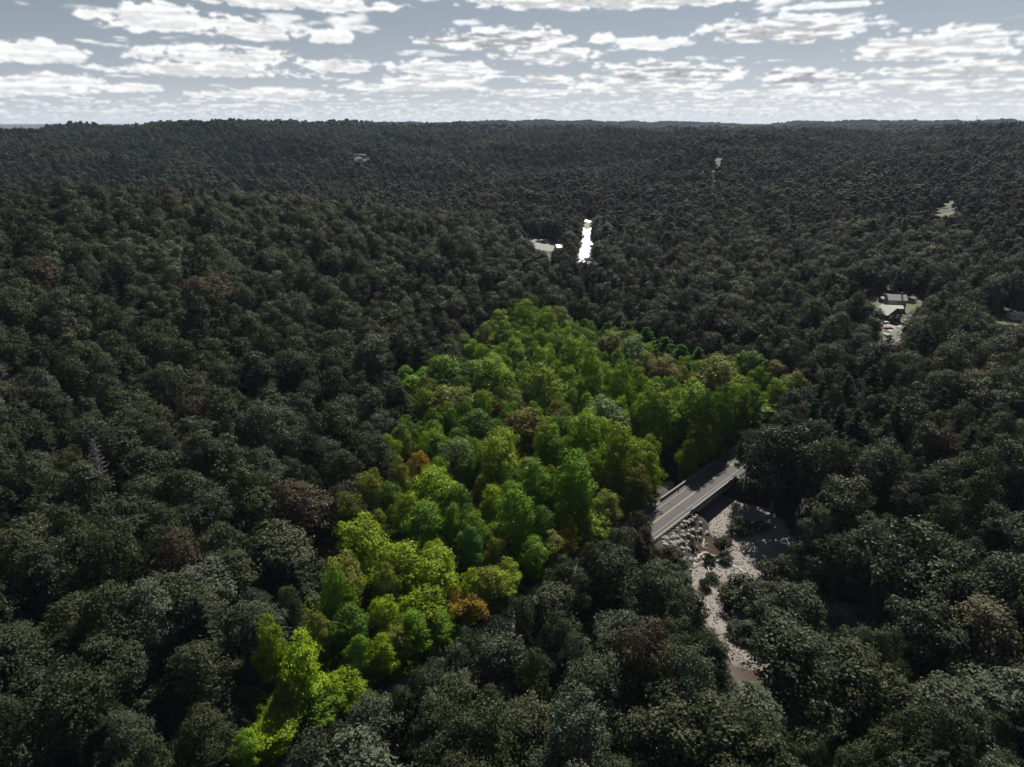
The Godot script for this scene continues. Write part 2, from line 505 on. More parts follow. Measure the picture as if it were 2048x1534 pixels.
func make_water() -> void:
	var wet := mat(0.035, 0.023, 0.016, 0.07)
	wet.metallic_specular = 0.35
	var n := FastNoiseLite.new()
	set_noise(n, 51, 0.02, 3)
	var t := NoiseTexture2D.new()
	t.width = 512
	t.height = 512
	t.seamless = true
	t.as_normal_map = true
	t.bump_strength = 3.0
	t.noise = n
	wet.normal_enabled = true
	wet.normal_texture = t
	wet.normal_scale = 0.08
	wet.uv1_triplanar = true
	wet.uv1_world_triplanar = true
	wet.uv1_scale = Vector3.ONE * 0.12
	structure("creek_water", drape(flood, 6.0, CREEK, func(_x, _z): return 0.0), wet)
	var bed := grain(mat(0.175, 0.159, 0.146, 0.92), 0.35, 4.0, 52, 0.6)
	structure("gravel_bar", drape(flood, 0.8, 0.0, bar_height), bed)
	structure("sand_patch", drape(sand, 0.9, 0.07, bar_height), grain(mat(0.33, 0.235, 0.135, 0.95), 0.3, 2.0, 55, 0.6))
	# white water where the creek runs over the stones below the bridge
	var foam := grain(mat(0.25, 0.25, 0.25, 0.6), 0.9, 4.0, 53, 0.15)
	for run in [[[Vector2(56.0, -171.5), Vector2(58.0, -170.2), Vector2(60.6, -168.0), Vector2(62.6, -164.6), Vector2(64.8, -161.6), Vector2(67.4, -158.8)], 0.5], [[Vector2(50.6, -167.2), Vector2(52.2, -164.8), Vector2(53.6, -163.0)], 0.6], [[Vector2(56.4, -171.0), Vector2(54.4, -168.6), Vector2(52.4, -166.6)], 0.5]]:
		structure("white_water", ribbon(run[0], run[1], 0.13), foam)
	var bright := wet.duplicate()
	bright.albedo_color = Color(0.95, 0.96, 0.98)
	bright.metallic = 0.9
	bright.metallic_specular = 0.5
	bright.roughness = 0.34
	bright.normal_scale = 0.3
	structure("river_water", drape(river, 12.0, -2.9, func(_x, _z): return 0.0), bright)
	structure("river_gravel", drape(river_bar, 5.0, -2.6, func(_x, _z): return 0.0), grain(mat(0.16, 0.145, 0.125, 0.95), 0.1, 0.0, 54, 0.6))

func ribbon(line: Array, width: float, lift: float) -> ArrayMesh:
	# an uneven strip of broken water lying on the creek bed
	var st := SurfaceTool.new()
	st.begin(Mesh.PRIMITIVE_TRIANGLES)
	var rows := []
	var total := (line.size() - 1) * 8
	for i in total + 1:
		var f: float = float(i) / 8.0
		var k := mini(int(f), line.size() - 2)
		var p: Vector2 = (line[k] as Vector2).lerp(line[k + 1], f - k)
		var dir: Vector2 = (line[k + 1] - line[k]).normalized()
		var side := Vector2(-dir.y, dir.x)
		var w := width * (0.55 + 0.9 * absf(fine.get_noise_2d(p.x * 5.0, p.y * 5.0))) * smoothstep(0.0, 4.0, minf(i, total - i) + 0.6)
		var row := []
		for s in [-1.0, -0.4, 0.3, 1.0]:
			var q: Vector2 = p + side * w * s + side * fine.get_noise_2d(p.x * 3.0 + 9.0, p.y * 3.0) * 0.8
			row.append(Vector3(q.x, maxf(CREEK, bar_height(q.x, q.y)) + lift * (1.0 - 0.6 * absf(s)) + absf(fine.get_noise_2d(q.x * 12.0, q.y * 12.0)) * 0.2, q.y))
		rows.append(row)
	for i in total:
		for k in 3:
			quad(st, rows[i][k], rows[i][k + 1], rows[i + 1][k + 1], rows[i + 1][k])
	st.generate_normals()
	return st.commit()

# ---------------------------------------------------------------- road and bridge
func road_point(along: float, across: float, y := 0.0) -> Vector3:
	var p := ROAD_ALONG * along + ROAD_ACROSS * across
	return Vector3(p.x, y + maxf(0.0, along - 340.0) * 0.02, p.y)

func strip(a: float, b: float, from: float, to: float, y: float, step := 10.0, wear := 0.0) -> ArrayMesh:
	var verts := PackedVector3Array()
	var index := PackedInt32Array()
	var n := ceili((b - a) / step)
	for i in n + 1:
		var t := a + (b - a) * i / n
		verts.append(road_point(t, from + wear * fine.get_noise_2d(t * 7.0, from), y))
		verts.append(road_point(t, to + wear * fine.get_noise_2d(t * 7.0, to + 50.0), y))
	for i in n:
		index.append_array(PackedInt32Array([i * 2, i * 2 + 2, i * 2 + 3, i * 2, i * 2 + 3, i * 2 + 1]))
	return grid_mesh(verts, index)

func make_road() -> void:
	structure("road", strip(-40.0, 700.0, -94.4, -85.2, 0.0), grain(mat(0.05, 0.048, 0.05, 0.9), 0.11, 0.4, 61, 0.55))
	structure("road_shoulder", strip(203.0, 700.0, -96.2, -84.0, -0.05), grain(mat(0.10, 0.095, 0.085, 0.95), 0.2, 0.0, 62, 0.6))
	structure("road_shoulder", strip(-40.0, 171.0, -96.2, -84.0, -0.05), grain(mat(0.10, 0.095, 0.085, 0.95), 0.2, 0.0, 62, 0.6))
	var white := grain(mat(0.2, 0.2, 0.197, 0.8), 0.5, 0.0, 63, 0.5)
	var yellow := grain(mat(0.21, 0.155, 0.07, 0.7), 0.5, 0.0, 64, 0.6)
	structure("road_edge_line", strip(-40.0, 700.0, -86.4, -86.24, 0.004, 2.0, 0.02), white)
	structure("road_edge_line", strip(-40.0, 700.0, -93.16, -93.0, 0.004, 2.0, 0.02), white)
	structure("road_centre_line", strip(-40.0, 700.0, -89.66, -89.52, 0.004, 2.0, 0.02), yellow)
	structure("road_centre_line", strip(-40.0, 700.0, -89.92, -89.78, 0.004, 2.0, 0.02), yellow)
	# darker wheel paths and joints that are sealed with tar
	var tar := mat(0.018, 0.018, 0.019, 0.95)
	for t in [171.3, 201.6]:
		structure("road_joint", strip(t, t + 0.35, -94.2, -85.3, 0.003, 0.2), tar)

func road_frame() -> Basis:
	return Basis(Vector3(ROAD_ALONG.x, 0, ROAD_ALONG.y), Vector3.UP, Vector3(ROAD_ACROSS.x, 0, ROAD_ACROSS.y))

func make_bridge() -> void:
	var concrete := grain(mat(0.14, 0.138, 0.134, 0.85), 0.2, 0.5, 71, 0.62)
	var steel := grain(mat(0.22, 0.25, 0.22, 0.6), 0.15, 0.0, 72, 0.7)
	var dark := grain(mat(0.16, 0.16, 0.15, 0.85), 0.2, 0.0, 73, 0.6)
	var b := thing("road_bridge", "grey two lane road bridge on steel girders over the gravel creek bed", "bridge")
	b.basis = road_frame()
	part("deck", box(Vector3(171.4, -0.42, -95.1), Vector3(202.0, -0.03, -84.3)), concrete, b)
	for side in [[-84.62, -84.22], [-95.2, -94.8]]:
		part("parapet", box(Vector3(171.2, -0.02, side[0]), Vector3(202.2, 0.82, side[1]), 0.06), concrete, b)
	part("parapet_cap", box(Vector3(171.1, 0.824, -84.7), Vector3(202.3, 0.95, -84.12), 0.04), concrete, b)
	part("parapet_cap", box(Vector3(171.1, 0.824, -95.3), Vector3(202.3, 0.95, -94.72), 0.04), concrete, b)
	for n in [-84.5, -87.1, -89.7, -92.3, -94.9]:
		var g := part("girder", box(Vector3(171.6, -1.75, n - 0.06), Vector3(201.8, -0.43, n + 0.06)), steel, b)
		part("flange", box(Vector3(171.6, -1.86, n - 0.24), Vector3(201.8, -1.754, n + 0.24)), steel, g)
		if n == -84.5:
			part("flange", box(Vector3(171.6, -0.5, n + 0.064), Vector3(201.8, -0.43, n + 0.24)), steel, g)
			for i in 21:
				part("stiffener", box(Vector3(172.0 + i * 1.47, -1.75, n + 0.063), Vector3(172.16 + i * 1.47, -0.5, n + 0.25)), dark, g)
	for i in 5:
		part("cross_brace", box(Vector3(177.0 + i * 5.0, -1.5, -94.8), Vector3(177.2 + i * 5.0, -0.8, -84.6)), steel, b)
	var pier := part("pier", box(Vector3(171.0, -2.5, -95.0), Vector3(172.6, -1.87, -84.2), 0.08), concrete, b)
	for n in [-85.0, -89.7, -94.2]:
		part("column", tube([Vector3(171.8, -8.0, n), Vector3(171.8, -2.5, n)], [0.5, 0.46], 14), concrete, pier)
	part("abutment", box(Vector3(202.05, -8.0, -96.0), Vector3(203.0, -0.1, -83.4), 0.05), concrete, b)
	part("wing_wall", box(Vector3(203.0, -6.5, -84.3), Vector3(208.0, -0.3, -83.8), 0.05), concrete, b)
	part("abutment", box(Vector3(170.0, -5.0, -96.0), Vector3(170.95, -0.1, -83.4), 0.05), concrete, b)
	# posts and plates at the ends of the bridge
	var galv := mat(0.5, 0.5, 0.5, 0.45, 0.6)
	var black := mat(0.03, 0.03, 0.035, 0.6)
	var white := mat(0.75, 0.75, 0.72, 0.6)
	for q in [[171.2, -84.0, "black marker post at the near end of the bridge's right parapet", black, 1.6], [180.2, -93.8, "black marker post inside the left parapet of the bridge", black, 1.2]]:
		var s := thing("marker_post", q[2], "road marker", road_point(q[0], q[1]))
		s.basis = road_frame()
		part("post", box(Vector3(-0.06, -0.3, -0.06), Vector3(0.06, q[4], 0.06)), q[3], s)
		part("plate", box(Vector3(-0.09, q[4] - 0.95, -0.16), Vector3(-0.064, q[4], 0.16)), black, s)
	var sign_post := thing("road_sign", "pale post with a small sign on the left verge before the bridge", "road sign", road_point(155.0, -95.6))
	sign_post.basis = road_frame()
	part("post", box(Vector3(-0.05, -0.4, -0.05), Vector3(0.05, 2.6, 0.05)), galv, sign_post)
	part("plate", box(Vector3(-0.09, 1.75, -0.38), Vector3(-0.055, 2.7, 0.38)), white, sign_post)

func make_guard_rails() -> void:
	var galv := grain(mat(0.16, 0.16, 0.16, 0.7), 0.4, 0.0, 81, 0.6)
	var wood := grain(mat(0.10, 0.085, 0.07, 0.9), 0.8, 0.0, 82, 0.6)
	for q in [[118.0, 171.0, -84.05, "weathered guard rail on posts along the right verge before the bridge", true], [118.0, 171.0, -95.4, "guard rail along the shaded left verge before the bridge", false], [203.0, 262.0, -84.05, "guard rail on the right verge beyond the bridge, half hidden by trees", false], [203.0, 262.0, -95.4, "guard rail on the shaded left verge beyond the bridge", false]]:
		var r := thing("guard_rail", q[3], "guard rail", Vector3.ZERO, 0.0, "guard rails at the bridge")
		r.basis = road_frame()
		for i in int((q[1] - q[0]) / 2.0):
			var t: float = q[0] + 1.0 + i * 2.0
			part("post", box(Vector3(t - 0.08, -1.6, q[2] - 0.08), Vector3(t + 0.08, 0.78, q[2] + 0.08)), wood, r)
		part("rail", box(Vector3(q[0], 0.45, q[2] - 0.16), Vector3(q[1], 0.74, q[2] - 0.083), 0.03), galv, r)
		if q[4]:
			part("rail", box(Vector3(q[0], 0.08, q[2] - 0.16), Vector3(q[1], 0.26, q[2] - 0.083), 0.03), galv, r)
			part("kerb", box(Vector3(q[0], -0.3, q[2] - 0.9), Vector3(q[1], 0.12, q[2] - 0.45), 0.03), galv, r)

# ---------------------------------------------------------------- houses
func gable(size: Vector3, rise: float, over: float, ridge_along_x := true) -> ArrayMesh:
	# two roof slopes 0.18 m thick over a block of that size
	var st := SurfaceTool.new()
	st.begin(Mesh.PRIMITIVE_TRIANGLES)
	var l := (size.x if ridge_along_x else size.z) * 0.5 + over
	var w := (size.z if ridge_along_x else size.x) * 0.5
	var slope := rise / w
	var edge := w + over
	var turn := func(x: float, y: float, z: float) -> Vector3: return Vector3(x, y, z) if ridge_along_x else Vector3(z, y, -x)
	for s in [-1.0, 1.0]:
		var top := size.y + rise + 0.18
		var eave := size.y + 0.18 - slope * over
		var a: Vector3 = turn.call(-l, top, 0.0)
		var b: Vector3 = turn.call(l, top, 0.0)
		var c: Vector3 = turn.call(l, eave, edge * s)
		var d: Vector3 = turn.call(-l, eave, edge * s)
		var t := Vector3(0, -0.18, 0)
		quad(st, a, b, c, d)
		quad(st, d + t, c + t, b + t, a + t)
		quad(st, d, c, c + t, d + t)
		quad(st, a, d, d + t, a + t)
		quad(st, c, b, b + t, c + t)
	st.generate_normals()
	return st.commit()

func gabled_walls(size: Vector3, rise: float, ridge_along_x := true) -> ArrayMesh:
	var st := SurfaceTool.new()
	st.begin(Mesh.PRIMITIVE_TRIANGLES)
	var x := size.x * 0.5
	var z := size.z * 0.5
	add_box(st, Vector3(-x, -1.5, -z), Vector3(x, size.y, z))
	for s in [-1.0, 1.0]:
		var tri: Array = [Vector3(x * s, size.y, -z), Vector3(x * s, size.y + rise, 0), Vector3(x * s, size.y, z)] if ridge_along_x else [Vector3(-x, size.y, z * s), Vector3(0, size.y + rise, z * s), Vector3(x, size.y, z * s)]
		for v in tri:
			st.set_smooth_group(-1)
			st.add_vertex(v)
	st.generate_normals()
	return st.commit()

func window(parent: Node3D, at: Vector3, w: float, h: float, facing_x: bool, frame: Material, glass: Material) -> void:
	var d := Vector3(0.05, h * 0.5, w * 0.5) if facing_x else Vector3(w * 0.5, h * 0.5, 0.05)
	var f := part("window", box(at - d, at + d, 0.01), frame, parent)
	var g := d * 0.8
	if facing_x:
		g.x = 0.07
	else:
		g.z = 0.07
	part("pane", box(at - g, at + g), glass, f)

func make_settlement() -> void:
	var glass := mat(0.03, 0.035, 0.045, 0.08)
	var trim := mat(0.75, 0.75, 0.73, 0.6)
	var grey_roof := grain(mat(0.32, 0.32, 0.32, 0.85), 0.5, 0.4, 91, 0.7)
	var pale_roof := grain(mat(0.41, 0.40, 0.38, 0.8), 0.5, 0.4, 92, 0.7)
	var green_roof := grain(mat(0.075, 0.12, 0.10, 0.6), 0.5, 0.0, 93, 0.75)
	var blue_grey := grain(mat(0.20, 0.215, 0.25, 0.8), 0.4, 0.0, 94, 0.75)
	var white_wall := grain(mat(0.52, 0.52, 0.49, 0.8), 0.4, 0.0, 95, 0.8)
	var brown_wall := grain(mat(0.10, 0.075, 0.055, 0.85), 0.4, 0.0, 96, 0.7)
	# the two storey house in the yard, with its lower front wing
	var h := thing("farm_house", "two storey blue grey house with pale roof in the clearing by the drive", "house", Vector3(240, 4.0, -418), deg_to_rad(-9))
	part("wall", gabled_walls(Vector3(10.5, 6.0, 7.5), 2.6), blue_grey, h)
	part("roof", gable(Vector3(10.5, 6.0, 7.5), 2.6, 0.5), grey_roof, h)
	for i in 4:
		window(h, Vector3(-3.9 + i * 2.6, 4.6, 3.76), 1.0, 1.5, false, trim, glass)
	for z in [-1.8, 1.8]:
		window(h, Vector3(5.26, 4.6, z), 1.0, 1.5, true, trim, glass)
		window(h, Vector3(5.26, 1.7, z), 1.0, 1.5, true, trim, glass)
	part("chimney", box(Vector3(2.6, 7.0, -0.5), Vector3(3.5, 10.0, 0.4), 0.04), brown_wall, h)
	part("porch", box(Vector3(-6.6, -0.6, 2.0), Vector3(-4.0, 2.4, 5.2), 0.05), white_wall, h)
	part("door", box(Vector3(5.25, 0.0, -0.5), Vector3(5.32, 2.1, 0.5)), trim, h)
	var w := thing("low_wing", "single storey wing with pale low roof in front of the blue grey house", "outbuilding", Vector3(234.5, 4.0, -409.5), deg_to_rad(-9))
	part("wall", gabled_walls(Vector3(9.8, 2.7, 5.0), 1.1), blue_grey, w)
	part("roof", gable(Vector3(9.8, 2.7, 5.0), 1.1, 0.5), pale_roof, w)
	for i in 3:
		window(w, Vector3(-3.0 + i * 3.0, 1.6, 2.51), 1.1, 1.0, false, trim, glass)
	var g := thing("garage", "brown garage with steep green gabled roof at the head of the drive", "garage", Vector3(225.5, 4.0, -397.5), deg_to_rad(20))
	part("wall", gabled_walls(Vector3(11.0, 2.9, 9.0), 3.4, false), brown_wall, g)
	part("roof", gable(Vector3(11.0, 2.9, 9.0), 3.4, 0.9, false), green_roof, g)
	for x in [-2.6, 2.6]:
		part("garage_door", box(Vector3(x - 1.4, 0, 4.5), Vector3(x + 1.4, 2.3, 4.56)), white_wall, g)
	var shed := thing("garden_shed", "small shed with a pale roof behind the blue grey house", "shed", Vector3(241, 4.2, -434), deg_to_rad(15))
	part("wall", gabled_walls(Vector3(4.6, 2.2, 3.0), 1.0), brown_wall, shed)
	part("roof", gable(Vector3(4.6, 2.2, 3.0), 1.0, 0.3), pale_roof, shed)
	part("door", box(Vector3(-0.6, 0, 1.5), Vector3(0.6, 1.9, 1.56)), trim, shed)
	var t := thing("mobile_home", "long white mobile home at the forest edge near the road", "mobile home", Vector3(299, 6.0, -384), deg_to_rad(-6))
	part("wall", gabled_walls(Vector3(20.0, 3.0, 5.0), 0.7), white_wall, t)
	part("roof", gable(Vector3(20.0, 3.0, 5.0), 0.7, 0.2), pale_roof, t)
	for i in 6:
		window(t, Vector3(-8.3 + i * 3.3, 1.9, 2.51), 1.3, 1.0, false, trim, glass)
	part("door", box(Vector3(0.6, 0, 2.5), Vector3(1.5, 2.0, 2.56)), blue_grey, t)
	var paint := mat(0.72, 0.72, 0.72, 0.25)
	car("white car parked on the drive below the green roofed garage", Vector3(216.0, 4.12, -381.0), 0.5, paint, glass)
	car("dark car parked nearest the forest on the drive", Vector3(211.5, 4.12, -369.5), 0.3, mat(0.25, 0.05, 0.045, 0.25), glass)
	var c := thing("river_cabin", "cabin with a white metal roof beside the distant river", "cabin", Vector3(48, ground(48, -669) + 0.3, -669), deg_to_rad(14))
	part("wall", gabled_walls(Vector3(11.0, 3.4, 8.0), 2.2), grain(mat(0.22, 0.2, 0.19, 0.85), 0.4, 0.0, 97, 0.7), c)
	part("roof", gable(Vector3(11.0, 3.4, 8.0), 2.2, 0.6), mat(0.4, 0.4, 0.4, 0.5), c)
	for i in 3:
		window(c, Vector3(-3.4 + i * 3.4, 1.9, 4.01), 1.3, 1.2, false, trim, glass)
	part("door", box(Vector3(-2.2, 0, 4.0), Vector3(-1.3, 2.0, 4.06)), trim, c)
	var rust := mat(0.34, 0.12, 0.05, 0.5)
	car("rust coloured van parked on the gravel lot near the river cabin", Vector3(35.0, 0.12, -690.0), 1.2, rust, glass, 1.5)
	car("red brown van at the far end of the gravel lot", Vector3(17.0, 0.12, -708.0), 0.7, mat(0.22, 0.05, 0.035, 0.5), glass, 1.5)
	car("pale trailer van in the middle of the gravel lot", Vector3(25.5, 0.12, -698.0), 1.0, paint, glass, 1.5)
	# a pole and its line beside the drive
	var pole_wood := grain(mat(0.16, 0.13, 0.10, 0.9), 0.8, 0.0, 98, 0.6)
	for q in [[Vector3(252, 4.0, -407), "wooden utility pole on the lawn right of the blue grey house"], [Vector3(301, 6.5, -428), "wooden utility pole among the trees behind the mobile home"]]:
		var p := thing("utility_pole", q[1], "utility pole", q[0], 0.9)
		part("pole", tube([Vector3(0, -1, 0), Vector3(0, 9.5, 0)], [0.17, 0.12], 8), pole_wood, p)
		part("cross_arm", box(Vector3(-1.1, 8.7, -0.06), Vector3(1.1, 8.85, 0.06)), pole_wood, p)
		for x in [-0.95, 0.0, 0.95]:
			part("insulator", tube([Vector3(x, 8.85, 0), Vector3(x, 9.1, 0)], [0.06, 0.04], 6), trim, p)
	var sag := []
	var thick := []
	for i in 13:
		var f := i / 12.0
		sag.append(Vector3(252, 13.0, -407).lerp(Vector3(301, 15.5, -428), f) - Vector3(0, 4.0 * f * (1.0 - f) * 1.1, 0))
		thick.append(0.025)
	var wire := part("power_line", tube(sag, thick, 5), mat(0.05, 0.05, 0.05, 0.6), self)
	wire.set_meta("label", "dark overhead cable strung between the two wooden utility poles")
	wire.set_meta("category", "power line")

func car(label: String, at: Vector3, turn: float, paint: Material, glass: Material, tall := 1.0) -> void:
	var c := thing("parked_van" if tall > 1.2 else "parked_car", label, "van" if tall > 1.2 else "car", at, turn)
	var side := PackedVector2Array([Vector2(-2.25, 0.35), Vector2(-2.25, 0.95 * tall), Vector2(-1.9, 1.45 * tall), Vector2(0.35, 1.5 * tall), Vector2(1.05, 1.0 * tall), Vector2(2.1, 0.88 * tall), Vector2(2.25, 0.6), Vector2(2.25, 0.35)])
	var st := SurfaceTool.new()
	st.begin(Mesh.PRIMITIVE_TRIANGLES)
	for k in side.size():
		var a := side[k]
		var b := side[(k + 1) % side.size()]
		var wa := 0.88 if a.y < 1.1 * tall else 0.72
		var wb := 0.88 if b.y < 1.1 * tall else 0.72
		quad(st, Vector3(a.x, a.y, -wa), Vector3(b.x, b.y, -wb), Vector3(b.x, b.y, wb), Vector3(a.x, a.y, wa))
	for s in [-1.0, 1.0]:
		var tri := Geometry2D.triangulate_polygon(side)
		for k in tri:
			var v := side[k]
			st.set_smooth_group(-1)
			st.add_vertex(Vector3(v.x, v.y, s * (0.88 if v.y < 1.1 * tall else 0.72)))
	st.generate_normals()
	part("body", st.commit(), paint, c)
	part("windscreen", box(Vector3(0.45, 1.0 * tall, -0.7), Vector3(0.95, 1.36 * tall, 0.7)), glass, c)
	for s in [-1.0, 1.0]:
		part("side_window", box(Vector3(-1.7, 1.02 * tall, s * 0.76), Vector3(0.3, 1.36 * tall, s * 0.83)), glass, c)
		for x in [-1.4, 1.4]:
			part("wheel", tube([Vector3(x, 0.33, s * 0.7), Vector3(x, 0.33, s * 0.93)], [0.33, 0.33], 12), mat(0.02, 0.02, 0.02, 0.8), c)

func small_house(called: String, label: String, category: String, at: Vector2, turn: float, size: Vector3, rise: float, wall: Material, roof: Material) -> void:
	var h := thing(called, label, category, Vector3(at.x, ground(at.x, at.y) + 1.0, at.y), turn)
	part("wall", gabled_walls(size, rise), wall, h)
	part("roof", gable(size, rise, 0.5), roof, h)
	var glass := mat(0.03, 0.035, 0.045, 0.08)
	for i in 3:
		part("window", box(Vector3((i - 1) * size.x * 0.3 - 0.6, size.y * 0.35, size.z * 0.5), Vector3((i - 1) * size.x * 0.3 + 0.6, size.y * 0.7, size.z * 0.5 + 0.06)), glass, h)

func make_far_buildings() -> void:
	var white := mat(0.75, 0.74, 0.72, 0.7)
	var metal := mat(0.82, 0.82, 0.82, 0.35)
	var red := mat(0.22, 0.06, 0.045, 0.7)
	small_house("hill_house", "white house at the left of the hamlet in the pale field", "house", Vector2(-388, -1762), 0.1, Vector3(16, 5, 9), 3.0, white, red)
	small_house("hill_house", "larger white house in the middle of the hamlet in the pale field", "house", Vector2(-366, -1768), -0.1, Vector3(20, 6, 10), 3.0, white, metal)
	small_house("hill_barn", "white barn at the right of the hamlet in the pale field", "barn", Vector2(-343, -1760), 0.2, Vector3(16, 5, 10), 3.0, white, metal)
	small_house("forest_house", "lone house with bright white roof in the woods below the hamlet", "house", Vector2(-243, -1267), 0.1, Vector3(20, 4, 11), 3.0, white, metal)
	small_house("ridge_house", "long white roofed house near the skyline, left of its neighbour", "house", Vector2(-520, -2330), 0.0, Vector3(26, 5, 11), 3.0, white, metal)
	small_house("ridge_house", "short white roofed house near the skyline, right of its neighbour", "house", Vector2(-476, -2345), 0.0, Vector3(16, 6, 11), 3.0, white, metal)
	small_house("valley_house", "tiny white house in the woods far down the left valley", "house", Vector2(-640, -1010), 0.0, Vector3(14, 5, 9), 2.6, white, metal)
	small_house("wood_side_house", "white roofed house at the picture's right edge beyond the meadow", "house", Vector2(648, -815), 0.2, Vector3(14, 5, 9), 2.6, white, metal)
	var at := Vector2(3330, -5250)
	var mast := thing("radio_mast", "thin guyed radio mast on the far ridge at right", "mast", Vector3(at.x, ground(at.x, at.y), at.y))
	var steel := mat(0.25, 0.22, 0.22, 0.5)
	for k in 3:
		var a := TAU * k / 3.0
		part("leg", tube([Vector3(cos(a) * 2.2, 0, sin(a) * 2.2), Vector3(cos(a) * 0.8, 78, sin(a) * 0.8)], [0.5, 0.4], 5), steel, mast)
	for k in 10:
		part("brace", box(Vector3(-1.4, 6.0 + k * 7.0, -1.4), Vector3(1.4, 6.6 + k * 7.0, 1.4)), steel, mast)
	part("dish", tube([Vector3(1, 60, 1), Vector3(2.5, 60, 2.5)], [2.0, 2.4], 10), mat(0.7, 0.7, 0.7, 0.5), mast)

# ---------------------------------------------------------------- trees
# [x, z, height, crown radius, hue]
var bright_trees := [[-52.6, -264.6, 8.0, 3.4, 2], [-48.0, -265.9, 9.0, 3.8, 0], [-46.1, -277.2, 10.0, 4.2, 2], [-37.6, -275.6, 11.0, 4.5, 0], [-27.4, -296.6, 12.0, 4.5, 1], [-23.1, -318.7, 12.0, 4.5, 2], [34.3, -194.0, 20.9, 6.8, 1], [41.5, -190.7, 17.3, 5.9, 1], [24.3, -208.5, 19.8, 7.4, 0], [33.8, -231.9, 16.0, 7.8, 5], [17.7, -173.8, 22.3, 7.5, 2], [6.2, -177.5, 18.2, 6.2, 2], [1.1, -160.3, 17.7, 6.3, 2], [12.1, -209.9, 17.7, 5.6, 0], [-3.8, -193.3, 19.9, 7.5, 1], [-12.7, -221.3, 15.7, 6.8, 3], [-8.1, -265.0, 19.4, 9.1, 0], [11.7, -252.5, 20.4, 8.8, 1], [32.0, -262.2, 23.7, 6.8, 0], [43.3, -254.7, 20.8, 5.2, 0], [46.9, -317.8, 15.4, 7.3, 4], [56.2, -306.3, 17.1, 7.6, 5], [26.9, -288.9, 21.2, 7.4, 0], [38.3, -329.2, 13.8, 5.5, 2], [6.3, -347.5, 21.2, 6.9, 0], [17.7, -342.6, 20.3, 7.0, 0], [-13.8, -320.7, 16.8, 6.2, 4], [1.4, -296.4, 17.4, 6.4, 0], [13.1, -290.0, 17.1, 6.3, 0], [-30.0, -274.5, 16.7, 8.2, 2], [-17.8, -278.4, 14.0, 5.7, 5], [-40.0, -264.9, 11.1, 6.3, 2], [-24.0, -243.9, 15.3, 8.7, 4], [-9.7, -249.9, 11.7, 4.6, 8], [1.2, -245.4, 13.4, 5.3, 4], [-27.4, -237.9, 10.6, 3.8, 6], [-27.5, -217.7, 13.1, 4.6, 2], [3.2, -224.0, 14.8, 7.7, 8], [-18.7, -196.7, 15.4, 6.0, 5], [-30.0, -196.2, 11.8, 4.2, 6], [-34.7, -186.7, 13.9, 4.0, 4], [-22.7, -174.0, 17.2, 7.6, 0], [-12.4, -192.1, 12.2, 3.2, 3], [-23.6, -159.1, 15.1, 5.8, 2], [-16.2, -160.6, 14.1, 3.8, 2], [-10.4, -150.8, 13.1, 3.4, 7], [-5.6, -170.3, 14.5, 5.0, 1], [-8.9, -181.8, 11.8, 3.8, 4], [-38.0, -147.0, 15.1, 7.1, 1], [-28.1, -140.0, 14.6, 7.1, 1], [-18.5, -138.8, 13.9, 6.6, 1], [-20.1, -129.3, 11.3, 5.6, 1], [-39.3, -132.6, 14.2, 5.3, 4], [-32.0, -113.9, 11.2, 3.5, 2], [-41.5, -105.9, 15.3, 5.5, 0], [-38.0, -103.4, 8.0, 4.5, 2], [-34.1, -107.5, 8.0, 4.3, 1], [-44.2, -96.8, 8.0, 5.1, 1], [-48.1, -92.6, 8.0, 3.2, 2], [-3.0, -140.9, 8.0, 4.5, 1], [-11.0, -132.3, 8.0, 4.5, 6], [-16.9, -126.0, 8.0, 3.7, 2], [22.6, -168.3, 8.0, 4.6, 1], [14.7, -159.9, 8.0, 3.2, 6], [52.0, -228.0, 22.3, 7.8, 1], [67.5, -234.4, 20.8, 7.8, 0], [84.7, -265.1, 20.1, 9.6, 4], [88.0, -247.0, 18.4, 6.8, 1], [63.9, -270.2, 17.6, 7.8, 8], [60.0, -290.3, 15.2, 5.9, 4], [105.5, -284.6, 16.2, 7.1, 3], [115.6, -282.9, 13.2, 5.7, 8], [102.3, -253.8, 8.0, 6.7, 0], [59.6, -228.1, 16.3, 5.5, 2], [77.3, -232.3, 16.5, 5.6, 3], [-3.5, -324.7, 16.3, 6.0, 2], [-6.4, -352.1, 15.7, 6.2, 0], [26.2, -359.7, 17.0, 6.8, 4], [1.3, -272.4, 12.5, 4.3, 2], [-35.6, -173.9, 12.9, 4.1, 3], [-36.4, -161.7, 11.2, 3.4, 4], [8.3, -160.5, 13.5, 4.1, 3], [-4.4, -149.9, 11.3, 3.2, 4], [-41.2, -117.2, 11.3, 3.2, 4]]
